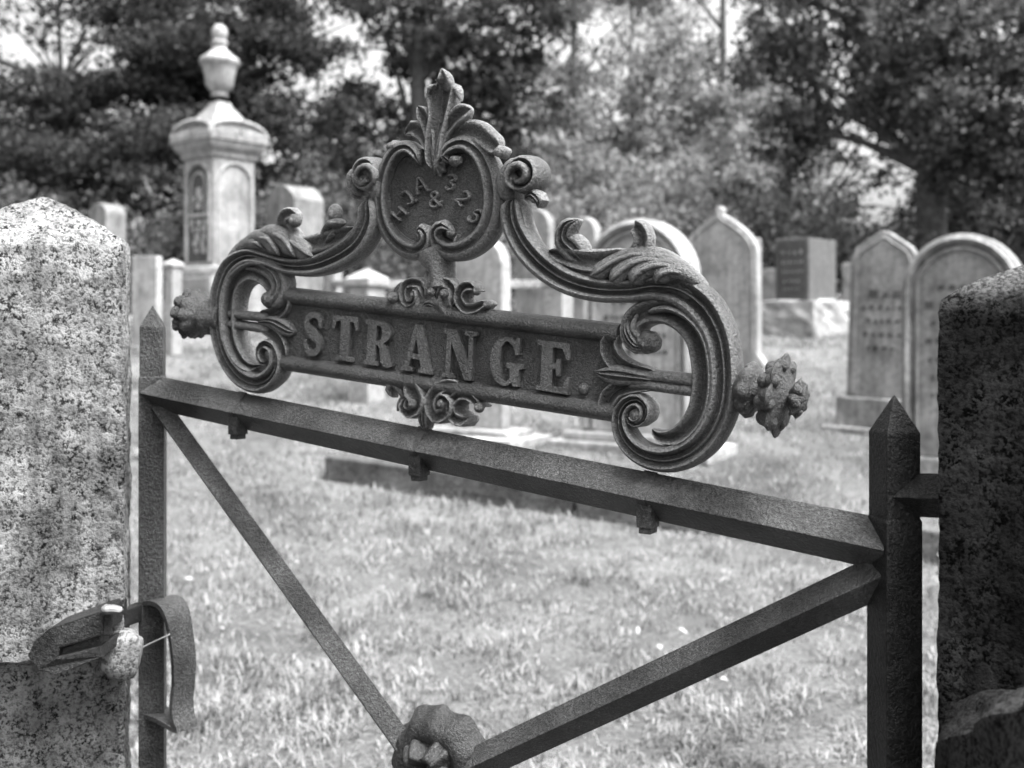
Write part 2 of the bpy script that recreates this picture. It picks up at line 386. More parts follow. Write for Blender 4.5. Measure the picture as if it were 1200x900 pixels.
# ------------------------------------------------------------------ the iron gate
gate = thing('iron_gate', 'black cast iron plot gate with scrolled STRANGE nameplate standing between two stone posts', 'gate', (gw(-.5, 0).x, gw(-.5, 0).y, 0))
def make_posts():
    for px_tip, y_tip, y_sh, px_c, r, y_step in ((175, 357, 381, 179, .0235, 441), (1046, 461, 504, 1048, .0238, 606)):
        mb = MB(); u, _ = uv(px_c, 450); zt = uv(px_tip, y_tip)[1]; zs = uv(px_tip, y_sh + 2)[1]; r *= 1.02; zk = uv(px_c, y_step)[1]
        def ringat(z, rr): return [gw(u + rr * c, z, rr * s) for c, s in ((1, 0), (0, 1), (-1, 0), (0, -1))]
        lv = [(-.15, r), (zk - .001, r), (zk, r * .93), (zs, r * .93)]
        V = []; Fc = []
        for z, rr in lv: V += ringat(z, rr)
        for i in range(len(lv) - 1):
            for k in range(4): Fc.append((i * 4 + k, i * 4 + (k + 1) % 4, i * 4 + 4 + (k + 1) % 4, i * 4 + 4 + k))
        Fc.append((0, 1, 2, 3)); V.append(gw(u, zt, 0)); t = len(V) - 1
        for k in range(4): Fc.append(((len(lv) - 1) * 4 + k, (len(lv) - 1) * 4 + (k + 1) % 4, t))
        mb.add(V, Fc); o = mb.build('post', IRON_BAR if px_c < 500 else IRON_SHADED, gate); bevel(o, .0012, 2)
make_posts()
def rail_mid(x): return ((441 + .193 * (x - 187)) + (502 + .224 * (x - 279))) / 2
RA = gp(180, rail_mid(180)); RB = gp(1044, rail_mid(1044)); RR = .0238
mb = bar(MB(), RA, RB, RR); o = mb.build('top_rail', IRON_BAR, gate); bevel(o, .001, 2)
# lower braces
def brace(A, B, r):
    mb = bar(MB(), A, B, r); o = mb.build('brace', IRON_BAR, gate); bevel(o, .001, 2)
brace(gp(188, 476), gp(497, 905), .0165)
brace(gp(1054, 664), gp(505, 920), .0185)
# their lower halves and the bottom rail, below the picture
cu, cv = uv(500, 912); lu, lv_ = uv(180, rail_mid(180)); ru, rv_ = uv(1044, rail_mid(1044))
brace(gw(cu, cv), gw(lu, .13), .0165); brace(gw(cu, cv), gw(ru, .10), .0185)
mb = bar(MB(), gw(lu, .12), gw(ru, .09), RR); bevel(mb.build('bottom_rail', IRON_BAR, gate), .001, 2)
# bolts through the rail, square shank and nut
for bx in (285, 497, 764):
    c = gp(bx, rail_mid(bx)); rd = (RB - RA).normalized()
    mb = bar(MB(), c - rd * .011, c + rd * .004, RR * 1.055); o = mb.build('rail_clip', IRON_BAR, gate); bevel(o, .0008, 2)
    mb = MB(); mb.box(c + GV * -.014 + GN * .009, (GU, GN, GV), (.0085, .0095, .0155)); mb.box(c + GV * -.0325 + GN * .009, (GU, GN, GV), (.0066, .0078, .0030))
    bevel(mb.build('bolt', IRON_BAR, gate), .0012, 2)
# hinge arm reaching to the right hand stone
mb = bar(MB(), gp(1049, 579, .0), gp(1150, 583, .0), .0195); bevel(mb.build('hinge_arm', IRON_SHADED, gate), .001, 2)
# latch bow on the left post
mb = MB()
def bow():
    """flat iron strap: out from the post, down in a bulge, back in"""
    u, v0 = uv(181, 706); _, v1 = uv(184, 838)
    prof = []
    pts = [(-.004, v0 + .001, .020), (.018, v0 + .006, .021), (.036, v0 + .002, .021), (.047, v0 - .012, .020), (.054, v0 - .035, .019), (.060, (v0 + v1) / 2 + .01, .019), (.060, (v0 + v1) / 2 - .02, .018), (.056, v1 + .025, .018), (.060, v1 + .004, .018), (.066, v1 - .005, .017), (.050, v1 - .003, .018), (.028, v1 + .002, .019), (-.004, v1 + .003, .019)]
    pa = smooth_path([(a, b, c) for a, b, c in pts], .006)
    V = []; n = len(pa)
    for i, p in enumerate(pa):
        t = (pa[min(i + 1, n - 1)] - pa[max(i - 1, 0)])[:2]; t = t / (np.hypot(*t) or 1); nx, ny = -t[1], t[0]
        for s, hh in ((.003, 1), (.003, -1), (-.003, -1), (-.003, 1)):
            V.append(gw(u + p[0] + nx * s, p[1] + ny * s, hh * p[2]))
    Fc = [(i * 4 + k, i * 4 + (k + 1) % 4, i * 4 + 4 + (k + 1) % 4, i * 4 + 4 + k) for i in range(n - 1) for k in range(4)]
    Fc += [(0, 1, 2, 3), tuple(range(4 * n - 4, 4 * n))]
    mb.add(V, Fc)
bow(); mb.build('latch_bow', IRON_BAR, gate, smooth=50)

# name plate: field, two rolls
def pl_top(x): return 338 + .109 * (x - 340)
def pl_bot(x): return 432 + .157 * (x - 333)
plate = link('name_plate', *tri_slab([(322, pl_top(322) + 8), (725, pl_top(725) + 8), (725, pl_bot(725) - 8), (322, pl_bot(322) - 8)], -4, 3), IRON_PLATE, gate)
def plate_roll(fn, off):
    mb = MB(); A = gp(322, fn(322) + off * .85, 0); B = gp(728, fn(728) + off * 1.12, 0); d = (B - A).normalized(); e = d.cross(GN)
    V = []; n = 20; rr = .0105
    for k in range(n):
        a = 2 * math.pi * k / n; V.append(A + GN * math.cos(a) * rr * 1.15 + e * math.sin(a) * rr)
    V += [v + (B - A) for v in V]
    mb.add(V, [(i, (i + 1) % n, n + (i + 1) % n, n + i) for i in range(n)] + [tuple(range(n)), tuple(range(2 * n - 1, n - 1, -1))])
    mb.build('edge_roll', IRON_PLATE, plate, smooth=40)
plate_roll(pl_top, 9.5); plate_roll(pl_bot, -9)

# letters cut as bevelled 2D outlines
def glyph(outlines, fn, ext, bev, name, parent, mat=IRON, h0=.003):
    cu = bpy.data.curves.new(name, 'CURVE'); cu.dimensions = '2D'; cu.fill_mode = 'BOTH'; cu.extrude = ext / 2; cu.bevel_depth = bev; cu.bevel_resolution = 1
    for ol in outlines:
        sp = cu.splines.new('POLY'); sp.points.add(len(ol) - 1); sp.use_cyclic_u = True
        for i, (a, b) in enumerate(ol): sp.points[i].co = (a, b, 0, 1)
    ob = bpy.data.objects.new(name + '_tmp', cu); COL.objects.link(ob); bpy.context.view_layer.update()
    me = ob.evaluated_get(bpy.context.evaluated_depsgraph_get()).to_mesh()
    V = [fn(v.co.x, v.co.y, v.co.z) for v in me.vertices]; Fc = [tuple(p.vertices) for p in me.polygons]
    ob.to_mesh_clear() if False else None
    bpy.data.objects.remove(ob); bpy.data.curves.remove(cu)
    return link(name, V, Fc, mat, parent, smooth=35)
def sm2(pts, step=.03, closed=True):
    return [(p[0], p[1]) for p in smooth_path([tuple(p) for p in pts], step, closed)]
def stroke_poly(path, step=.03):
    pa = smooth_path(path, step); L = []; Rr = []; n = len(pa)
    for i, p in enumerate(pa):
        t = (pa[min(i + 1, n - 1)] - pa[max(i - 1, 0)])[:2]; t = t / (np.hypot(*t) or 1)
        L.append((p[0] - t[1] * p[2], p[1] + t[0] * p[2])); Rr.append((p[0] + t[1] * p[2], p[1] - t[0] * p[2]))
    return L + Rr[::-1]
LET = {
 'S': [stroke_poly([(.86, .66, .06), (.84, .80, .07), (.72, .92, .07), (.48, .95, .075), (.25, .88, .09), (.17, .74, .115), (.27, .60, .13), (.52, .50, .14), (.76, .39, .13), (.84, .25, .115), (.74, .11, .09), (.5, .05, .075), (.28, .08, .07), (.16, .2, .07), (.13, .35, .06)])],
 'T': [[(.02, 1), (.0, .70), (.08, .70), (.15, .86), (.33, .89), (.33, .10), (.18, .08), (.18, 0), (.82, 0), (.82, .08), (.67, .10), (.67, .89), (.85, .86), (.92, .70), (1, .70), (.98, 1)]],
 'E': [[(0, 0), (0, .09), (.13, .11), (.13, .89), (0, .91), (0, 1), (.95, 1), (.98, .68), (.88, .68), (.76, .88), (.46, .89), (.46, .56), (.56, .57), (.6, .67), (.69, .67), (.69, .34), (.6, .34), (.56, .46), (.46, .46), (.46, .11), (.78, .12), (.9, .34), (1, .34), (.97, 0)]],
 'N': [[(0, 0), (0, .08), (.1, .1), (.1, .9), (0, .92), (0, 1), (.38, 1), (.76, .40), (.76, .9), (.63, .92), (.63, 1), (1, 1), (1, .92), (.89, .9), (.89, 0), (.68, 0), (.23, .74), (.23, .1), (.36, .08), (.36, 0)]],
 'A': [[(0, 0), (0, .08), (.09, .1), (.40, 1), (.62, 1), (.92, .1), (1, .08), (1, 0), (.56, 0), (.56, .08), (.65, .1), (.60, .27), (.31, .27), (.25, .1), (.36, .08), (.36, 0)], [(.35, .38), (.56, .38), (.455, .72)]],
 'R': [[(0, 0), (0, .08), (.1, .1), (.1, .9), (0, .92), (0, 1), (.55, 1), (.74, .97), (.86, .88), (.9, .76), (.85, .63), (.74, .55), (.64, .51), (.75, .45), (.8, .32), (.82, .16), (.88, .1), (1, .12), (.98, .03), (.86, -.02), (.7, .0), (.6, .08), (.56, .22), (.54, .38), (.48, .45), (.4, .45), (.4, .1), (.5, .08), (.5, 0)], [(.4, .55), (.4, .89), (.5, .89), (.58, .84), (.6, .72), (.57, .6), (.5, .55)]],
 'G': [[(.86, .66), (.88, 1), (.78, 1), (.73, .94), (.6, 1.0), (.42, 1.0), (.2, .92), (.05, .74), (0, .5), (.05, .26), (.2, .08), (.42, 0), (.56, .02), (.66, .09), (.72, .02), (.88, .02), (.88, .37), (1, .39), (1, .48), (.5, .48), (.5, .39), (.61, .37), (.61, .18), (.54, .1), (.45, .09), (.35, .2), (.3, .5), (.34, .8), (.45, .91), (.55, .91), (.68, .82), (.76, .66)]],
}
def letter(ch, x0, x1, t0, t1, b0, b1, lean=-2.5):
    """corner rows in the photo: top line t0..t1, base line b0..b1"""
    hr = .006
    def fn(a, b, z):
        x = x0 + (x1 - x0) * a + lean * (1 - b); yt = t0 + (t1 - t0) * a; yb = b0 + (b1 - b0) * a
        u, v = uv(x, yb + (yt - yb) * b, hr); return gw(u, v, .0055 + z)
    glyph([sm2(o_, .05) if False else o_ for o_ in LET[ch]], fn, .007, 0, 'letter', plate, IRON_WORN)
for ch, x0, x1, t0, t1, b0, b1 in (('S', 358, 381, 365, 368, 414, 418), ('T', 392, 422, 369, 372, 420, 425), ('R', 430, 464, 374, 378, 426, 431), ('A', 474, 510, 378, 383, 433, 439),
        ('N', 522, 561, 385, 389, 441, 447), ('G', 577, 616, 393, 397, 450, 455), ('E', 632, 671, 398, 403, 456, 463)): letter(ch, x0, x1, t0, t1, b0, b1)
mb = MB(); ball(mb, 681, 456, 6.2, 3.5, (1, 1, .8)); mb.build('full_stop', IRON_WORN, plate, smooth=60)

# ---- right scroll
mb = MB()
A_right = [(600, 232, 26), (603, 262, 29), (617, 290, 30), (640, 314, 29), (668, 331, 27), (702, 340, 25), (738, 341, 24), (768, 337, 27), (797, 341, 33), (823, 359, 36), (841, 388, 33), (848, 420, 31), (849, 455, 30), (843, 487, 29), (829, 513, 28), (809, 530, 28), (786, 538, 27), (763, 536, 26), (744, 526, 24), (731, 508, 22), (728, 488, 19), (736, 473, 16), (749, 469, 14), (758, 478, 13), (756, 491, 11), (746, 496, 9), (739, 489, 7), (743, 483, 5)]
strip(mb, A_right, 'scroll', 15, 16, flip=1, round_back=True)
B_right = [(763, 404, 16), (750, 404, 22), (741, 392, 25), (744, 376, 25), (759, 366, 26), (781, 364, 28), (803, 374, 29), (819, 393, 29), (826, 420, 28), (827, 450, 27), (822, 480, 26), (808, 502, 23), (790, 512, 18), (774, 511, 13), (764, 503, 8)]
strip(mb, B_right, 'groove', 11, 14, href=.002)
strip(mb, [(758, 366, 8), (785, 362, 9), (810, 374, 9), (827, 397, 9), (834, 430, 9), (833, 465, 8), (824, 495, 8), (806, 515, 7), (784, 524, 6)], 'roll', 15, 4, href=.006)
sc_r = mb.build('scroll', IRON, gate, smooth=50)
mb = MB()
strip(mb, [(733, 372, 8, 2), (735, 390, 12, 3), (745, 405, 12, 4), (758, 408, 8, 5)], 'leaf', 12, 8)
strip(mb, [(745, 366, 6, 2), (742, 385, 10, 4), (752, 400, 9, 6)], 'roll', 9, 6)
mb.build('volute_leaf', IRON, sc_r, smooth=60)
def boss(parent, name, *a, mat=None, **k):
    m = MB(); ball(m, *a, **k); o = m.build(name, mat or IRON, parent, smooth=70); rough(o, .0012, 120, 0); return o
boss(sc_r, 'boss', 757, 401, 13, 3, (1.05, .9, .9)); boss(sc_r, 'boss', 743, 488, 8, 9, (1, 1, .8))
# knob at the top of the right scroll
mb = MB()
def knob(mb, px, py, r, dep0, dep1, open_ang, lob=0):
    """hooded volute: a fluted drum lying front to back with a hollow front"""
    u0, v0 = uv(px, py, dep1 * .001); V = []; Fc = []; n = 40
    rows = [(dep1 - 7, .0), (dep1 - 9, .30), (dep1 - 6, .62), (dep1 - 2, .74), (dep1, .84), (dep1 - 1, .94), (dep1 - 5, 1.0), (dep1 * .55 + dep0 * .45, 1.06), (dep1 * .4 + dep0 * .6, 1.07), (dep1 * .2 + dep0 * .8, .98), (dep0 + 2, .8), (dep0 - 2, .5), (dep0 - 3, 0)]
    for h, k in rows:
        for j in range(n):
            a = 2 * math.pi * j / n; V.append(gw(u0 + math.cos(a) * r * k * .001, v0 + math.sin(a) * r * k * .001, h * .001))
    for i in range(len(rows) - 1):
        for j in range(n):
            k = (j + 1) % n; Fc.append((i * n + j, i * n + k, (i + 1) * n + k, (i + 1) * n + j))
    mb.add(V, Fc)
knob(mb, 609, 203, 20, -24, 16, 0)
ball(mb, 598, 210, 7.5, 10, (1, 1, .9)); strip(mb, [(598, 236, 18), (590, 222, 20, 2), (590, 205, 16, 3), (600, 190, 12, 4), (612, 186, 7, 4)], 'roll', 11, 18)
strip(mb, [(598, 221, 7, 17), (590, 210, 8, 17), (594, 197, 8, 17), (604, 192, 8, 17), (612, 199, 8, 16), (610, 209, 7, 15), (602, 212, 6, 14), (599, 206, 5, 14)], 'roll', 4, 5); strip(mb, [(612, 232, 12), (622, 228, 16, 2), (630, 236, 14, 1), (627, 243, 7)], 'leaf', 9, 8)
strip(mb, [(612, 236, 16), (614, 258, 18), (622, 276, 14), (634, 292, 8)], 'cup', 9, 10, href=-.004)
mb.build('scroll_knob', IRON, sc_r, smooth=50)
# acanthus on the right scroll
mb = MB()
for pth in ([(800, 318, 16, 2), (770, 302, 20, 3), (742, 300, 20, 4), (718, 308, 19, 5), (700, 319, 19, 6), (690, 324, 16, 6)],
            [(806, 322, 14, 4), (780, 308, 18, 6), (755, 306, 20, 7), (735, 313, 20, 8), (720, 325, 20, 9), (713, 331, 15, 8)],
            [(812, 328, 14, 6), (792, 314, 17, 8), (770, 312, 19, 10), (752, 318, 20, 11), (742, 327, 20, 11), (739, 333, 14, 10)],
            [(818, 334, 14, 8), (803, 322, 16, 10), (785, 319, 19, 12), (772, 324, 20, 13), (767, 332, 16, 12)]):
    strip(mb, pth, 'roll', 8, 10, href=.004); strip(mb, [(a, b - 1, c * .35, d + 5) for a, b, c, d in pth[1:]], 'roll', 5, 1, href=.004)
strip(mb, [(822, 350, 26), (800, 330, 30, 1), (775, 318, 34, 1), (745, 316, 30, 1), (715, 322, 16, 1)], 'roll', 9, 12, href=.0)
mb.build('acanthus_leaf', IRON, sc_r, smooth=60)
mb = MB()
strip(mb, [(724, 316, 16), (737, 304, 19, 2), (748, 291, 20, 3), (751, 279, 20, 3), (747, 269, 19, 3), (741, 265, 17, 3)], 'groove', 6, 8, href=.006, taper=(1, 0))
strip(mb, [(640, 294, 8), (662, 301, 20, 1), (690, 306, 26, 2), (715, 303, 22, 2), (735, 294, 12, 2)], 'groove', 8, 8, href=.006)
strip(mb, [(668, 312, 16), (690, 318, 12, 2), (715, 316, 8, 2)], 'leaf', 6, 6)
strip(mb, [(682, 306, 26), (672, 293, 30, 1), (661, 281, 27, 2), (664, 266, 20, 3), (676, 257, 10, 6)], 'leaf', 9, 9, href=.004)
mb.build('acanthus_leaf', IRON, sc_r, smooth=60)
# inner double bar with fleuron, right
mb = MB()
strip(mb, [(735, 437, 16), (760, 440, 13), (790, 443, 13), (822, 447, 13)], 'roll', 9, 6, href=.0)
strip(mb, [(735, 449, 14), (760, 451, 12), (790, 455, 12), (822, 459, 12)], 'roll', 9, 6, href=.0)
mb.build('tie_bar', IRON, sc_r, smooth=50)
mb = MB()
strip(mb, [(768, 439, 12), (742, 436, 18, 1), (722, 426, 20, 2), (712, 410, 20, 3), (714, 396, 17, 4), (726, 388, 11, 3)], 'cup', 8, 6, href=.008)
strip(mb, [(770, 446, 10), (745, 443, 16, 3), (720, 440, 22, 4), (704, 438, 14, 3), (692, 435, 4, 2)], 'leaf', 9, 6, href=.008)
strip(mb, [(768, 452, 10), (742, 452, 16, 1), (722, 457, 18, 2), (711, 468, 20, 3), (708, 481, 16, 3), (714, 492, 9, 2)], 'cup', 8, 6, href=.008)
mb.build('fleuron', IRON, sc_r, smooth=60)

# ---- left scroll
mb = MB()
A_left = [(430, 232, 26), (432, 258, 32), (420, 284, 34), (397, 301, 32), (367, 312, 26), (338, 312, 20), (312, 304, 16), (290, 301, 22), (270, 314, 30), (259, 342, 32), (257, 374, 32), (261, 402, 31), (271, 426, 30), (286, 443, 29), (304, 449, 27), (319, 441, 24), (326, 425, 20), (323, 409, 16), (314, 403, 13), (307, 409, 11), (307, 420, 9), (313, 426, 7), (317, 419, 5)]
strip(mb, A_left, 'scroll', 15, 16, flip=-1, round_back=True)
B_left = [(317, 350, 18), (322, 338, 24), (314, 324, 28), (298, 317, 30), (282, 325, 30), (273, 345, 29), (271, 374, 28), (275, 402, 26), (286, 423, 21), (297, 430, 14), (305, 428, 8)]
strip(mb, B_left, 'groove', 11, 14, href=.002)
strip(mb, [(318, 311, 8), (296, 309, 9), (276, 322, 9), (267, 345, 9), (265, 375, 9), (269, 402, 9), (281, 425, 8), (297, 436, 7)], 'roll', 15, 4, href=.006)
sc_l = mb.build('scroll', IRON, gate, smooth=50)
mb = MB()
strip(mb, [(282, 312, 10, 2), (300, 310, 22, 3), (318, 318, 30, 4), (326, 334, 32, 5), (321, 350, 26, 6), (313, 357, 14, 6)], 'leaf', 9, 10)
mb.build('volute_leaf', IRON, sc_l, smooth=60)
boss(sc_l, 'boss', 314, 351, 13, 4, (1.1, .9, .9)); boss(sc_l, 'boss', 313, 416, 8, 9, (1, 1, .8))
mb = MB()
knob(mb, 425, 203, 20, -24, 16, 0)
ball(mb, 423, 211, 7.5, 9); strip(mb, [(436, 238, 20), (441, 222, 18, 2), (436, 206, 14, 3), (424, 202, 9, 5), (420, 210, 7, 6)], 'roll', 11, 16)
strip(mb, [(433, 214, 7, 17), (434, 202, 8, 17), (427, 194, 8, 17), (418, 197, 8, 17), (414, 206, 8, 16), (418, 214, 7, 15), (425, 211, 6, 14), (424, 205, 5, 14)], 'roll', 4, 5); strip(mb, [(412, 196, 12, 8), (409, 210, 16, 6), (413, 222, 14, 5), (420, 228, 8, 4)], 'roll', 8, 12)
strip(mb, [(417, 232, 10), (412, 228, 12), (414, 220, 8)], 'roll', 7, 10)
mb.build('scroll_knob', IRON, sc_l, smooth=50)
mb = MB()
for pth in ([(276, 294, 16, 2), (289, 285, 20, 4), (299, 285, 20, 6), (304, 291, 16, 6)],
            [(283, 289, 16, 3), (299, 278, 20, 5), (312, 281, 22, 8), (320, 292, 20, 9), (323, 299, 14, 8)],
            [(295, 282, 16, 4), (314, 273, 22, 6), (328, 279, 24, 9), (338, 292, 22, 10), (342, 301, 14, 9)],
            [(318, 272, 20, 4), (334, 280, 26, 6), (348, 290, 26, 8), (358, 297, 22, 8), (363, 301, 12, 7)]):
    strip(mb, pth, 'roll', 8, 10, href=.004); strip(mb, [(a + 1, b, c * .32, d + 5) for a, b, c, d in pth[1:]], 'roll', 5, 1, href=.004)
strip(mb, [(270, 308, 18), (284, 294, 26, 1), (304, 287, 30, 1), (328, 289, 28, 1), (352, 296, 16, 1)], 'roll', 8, 12, href=.0)
mb.build('acanthus_leaf', IRON, sc_l, smooth=60)
mb = MB()
strip(mb, [(350, 293, 24), (338, 278, 26, 2), (329, 265, 24, 3), (330, 254, 20, 5), (339, 250, 17, 7), (346, 255, 15, 8)], 'groove', 6, 7, href=.006); ball(mb, 342, 258, 9, 8, (1, 1, .9))
strip(mb, [(340, 282, 12), (358, 287, 24, 1), (377, 283, 26, 1), (396, 277, 22, 1), (412, 266, 8, 1)], 'groove', 7, 8, href=.006)
strip(mb, [(377, 284, 18), (383, 272, 20, 2), (390, 261, 26, 5)], 'groove', 9, 9, href=.006)
ball(mb, 389, 250, 11, 8, (.9, 1.1, .8)); ball(mb, 390, 261, 10, 11, (1.5, .6, .8))
mb.build('acanthus_leaf', IRON, sc_l, smooth=60)
mb = MB()
strip(mb, [(268, 367, 12), (290, 370, 12), (318, 372, 14)], 'roll', 9, 6, href=0)
strip(mb, [(268, 379, 12), (290, 382, 12), (318, 386, 14)], 'roll', 9, 6, href=0)
mb.build('tie_bar', IRON, sc_l, smooth=50)
mb = MB()
strip(mb, [(300, 368, 10), (316, 369, 18, 1), (327, 363, 20, 2), (332, 352, 18, 3), (331, 342, 9, 3)], 'cup', 8, 6, href=.008)
strip(mb, [(298, 377, 10), (316, 377, 16, 3), (328, 383, 22, 4), (338, 388, 16, 3), (344, 389, 5, 2)], 'leaf', 9, 6, href=.008)
strip(mb, [(300, 383, 10), (314, 389, 16, 1), (325, 400, 18, 2), (330, 412, 14, 2), (331, 420, 8, 2)], 'cup', 8, 6, href=.008)
mb.build('fleuron', IRON, sc_l, smooth=60)

# ---- cartouche
field_px = [(500, 176), (482, 172), (464, 182), (452, 205), (447, 232), (449, 258), (459, 280), (478, 293), (510, 299), (545, 293), (566, 279), (577, 257), (580, 230), (575, 200), (562, 180), (545, 171), (528, 174), (514, 182)]
fl = [(p[0], p[1]) for p in smooth_path([(float(a), float(b)) for a, b in field_px], 7, True)]
cart = link('cartouche', *tri_slab(fl, -10, 4), IRON_PLATE, gate)
mb = MB()
rimL = [(490, 193, 7, 6), (488, 182, 12, 6), (478, 173, 17, 4), (464, 178, 21, 2), (453, 196, 23, 1), (447, 222, 24), (448, 250, 24), (456, 273, 24), (471, 289, 24, 1), (487, 294, 22, 3), (498, 287, 19, 5), (500, 275, 16, 7), (493, 268, 13, 8), (486, 274, 9, 8)]
rimR = [(527, 190, 12, 9), (520, 183, 13, 8), (527, 173, 17, 6), (543, 168, 20, 3), (560, 178, 23, 2), (572, 200, 25, 1), (577, 228, 26), (574, 256, 26), (562, 279, 26), (542, 292, 25, 1), (524, 293, 23, 3), (512, 284, 20, 5), (510, 271, 17, 7), (519, 264, 14, 8), (527, 271, 9, 8)]
strip(mb, rimL, 'rim', 12, 15, flip=1, round_back=True); strip(mb, rimR, 'rim', 12, 17, flip=-1, round_back=True)
mb.build('rim', IRON, cart, smooth=50)
for q in ((530, 188, 8, 11, (1.15, .8, .8)), (488, 277, 5.5, 11, (1, 1, .8)), (524, 273, 5.5, 11, (1, 1, .8))): boss(cart, 'boss', *q)
mb = MB()
strip(mb, [(482, 283, 6, 9), (481, 291, 8, 6), (470, 290, 6, 4)], 'roll', 6, 6)
mb.build('rim_curl', IRON, cart, smooth=60); mb = MB()
strip(mb, [(533, 274, 6, 9), (531, 287, 9, 6), (548, 287, 6, 4)], 'roll', 6, 6)
mb.build('rim_curl', IRON, cart, smooth=60)
mb = MB()   # stem down to the shell
strip(mb, [(510, 292, 50), (513, 303, 44), (516, 312, 30), (518, 324, 26), (519, 336, 26)], 'roll', 16, 18, href=0, taper=(0, 0), round_back=True)
mb.build('stem', IRON, cart, smooth=60)
# characters on the field
def chars():
    CH = {
     'H': [[(-.45, .6), (-.45, -.6)], [(.45, .6), (.45, -.6)], [(-.45, 0), (.45, 0)], [(-.7, .6), (-.2, .6)], [(.7, -.6), (.2, -.6)]],
     'J': [[(-.5, .45), (-.3, .62), (.1, .62), (.25, .35), (.25, -.3), (.05, -.65), (-.3, -.62), (-.45, -.35)]],
     'A': [[(-.55, -.65), (0, .7), (.55, -.65)], [(-.3, -.15), (.3, -.15)], [(-.75, -.65), (-.3, -.65)], [(.3, -.65), (.8, -.65)]],
     '&': [[(.6, -.6), (-.1, .1), (-.35, .45), (-.05, .75), (.25, .5), (.0, .15), (-.45, -.2), (-.35, -.6), (.1, -.65), (.5, -.2), (.65, 0)]],
     '3': [[(-.4, .45), (-.1, .7), (.3, .6), (.38, .3), (.0, .05), (.4, -.2), (.35, -.6), (-.1, -.75), (-.45, -.45)]],
     '2': [[(-.42, .35), (-.2, .68), (.25, .65), (.4, .3), (.1, -.1), (-.45, -.65), (-.1, -.55), (.25, -.72), (.5, -.5)]],
     '5': [[(.45, .75), (-.25, .7), (-.35, .1), (.1, .2), (.42, -.1), (.35, -.55), (-.05, -.75), (-.42, -.5)]],
    }
    for ch, x, y, rot, sz in (('H', 466, 250, 50, 12), ('J', 476, 231, 38, 12), ('A', 491, 217, 16, 12.5), ('&', 508, 234, 0, 12.5), ('3', 526, 213, -18, 12), ('2', 541, 232, -42, 12), ('5', 555, 253, -60, 12)):
        mb = MB(); ca, sa = math.cos(R(rot)), math.sin(R(rot))
        for st in CH[ch]:
            pts = [(x + (a * ca - b * sa) * sz * .95, y - (a * sa + b * ca) * sz, 4.0, 3.5) for a, b in st]
            strip(mb, pts, 'roll', 5.5, 1, href=.006, step=.0012)
        mb.build('character', IRON_WORN3, cart, smooth=60)
    mb = MB(); ball(mb, 484, 235, 2.6, 5); mb.build('dot', IRON_WORN, cart, smooth=60)
chars()
# crest
mb = MB()
strip(mb, [(508, 199, 14, 8), (508, 180, 22, 8), (510, 158, 25, 8), (514, 138, 27, 7), (516, 124, 33, 5), (517, 111, 40, 2), (517, 101, 38, 1), (517, 94, 30, 1)], 'cup', 10, 8, href=.006)
strip(mb, [(516, 104, 32, 6), (517, 98, 28, 9), (517, 92, 21, 11), (516, 86, 13, 11), (514, 79, 4, 9)], 'groove', 5, 4)
strip(mb, [(535, 117, 7, 10), (533, 106, 9, 10), (527, 100, 8, 11)], 'roll', 5, 5); strip(mb, [(499, 112, 5, 10), (500, 103, 8, 10), (505, 98, 7, 11)], 'roll', 5, 5)
for pth in ([(505, 190, 8, 9), (503, 165, 13, 8), (499, 145, 17, 7), (493, 132, 19, 8), (486, 124, 13, 11)],
            [(512, 190, 8, 9), (517, 165, 13, 8), (525, 147, 19, 7), (536, 134, 24, 8), (548, 127, 22, 11)],
            [(505, 195, 8, 9), (501, 172, 13, 7), (493, 156, 20, 5), (481, 150, 20, 5), (471, 157, 11, 6)],
            [(514, 195, 8, 9), (520, 172, 15, 7), (535, 156, 24, 5), (555, 154, 27, 5), (571, 165, 24, 7), (583, 175, 22, 10)]):
    strip(mb, pth, 'groove', 7, 6, href=.006)
ball(mb, 456, 171, 7, 5, (1.3, .8, .8)); strip(mb, [(574, 178, 13, 12), (583, 177, 16, 12), (590, 174, 14, 12)], 'roll', 7, 10)
strip(mb, [(470, 166, 8, 4), (460, 170, 15, 6), (454, 173, 10, 8)], 'roll', 8, 9)
ball(mb, 511, 191, 11, 8, (.95, 1.3, .6), lob=9, amp=.12)
mb.build('crest', IRON, cart, smooth=60)

# ---- shell ornaments above and below the plate
mb = MB()
for k, (tx, ty) in enumerate(((489, 325), (495, 319), (503, 315), (511, 319), (517, 327))):
    strip(mb, [(502, 343, 7, 6), ((502 + tx) / 2, (343 + ty) / 2, 9, 7), (tx, ty, 8, 6)], 'roll', 6, 8, href=.006)
ball(mb, 502, 342, 5.5, 13)
strip(mb, [(495, 350, 9, 6), (494, 335, 12, 5), (484, 331, 13, 4), (474, 335, 12, 3), (472, 348, 11, 4), (477, 356, 9, 5), (484, 352, 8, 7), (484, 343, 9, 9), (479, 342, 8, 9)], 'groove', 8, 8)
strip(mb, [(508, 350, 9, 6), (511, 336, 12, 5), (520, 331, 13, 4), (529, 336, 13, 3), (531, 349, 12, 4), (526, 358, 9, 5)], 'groove', 8, 8)
strip(mb, [(516, 342, 9, 8), (514, 352, 10, 8), (519, 364, 9, 6), (527, 371, 7, 4), (534, 370, 5, 3)], 'roll', 7, 6); ball(mb, 517, 344, 5.5, 11)
strip(mb, [(486, 343, 9, 8), (487, 356, 9, 7), (479, 364, 7, 5), (471, 366, 4, 3)], 'roll', 6, 6); ball(mb, 482, 345, 5, 10)
strip(mb, [(470, 335, 9, 3), (466, 343, 10, 4)], 'roll', 7, 7); ball(mb, 459, 349, 8, 6, (1, .9, 1.3)); strip(mb, [(467, 330, 6), (463, 340, 14, 2), (460, 350, 14, 3)], 'leaf', 6, 8)
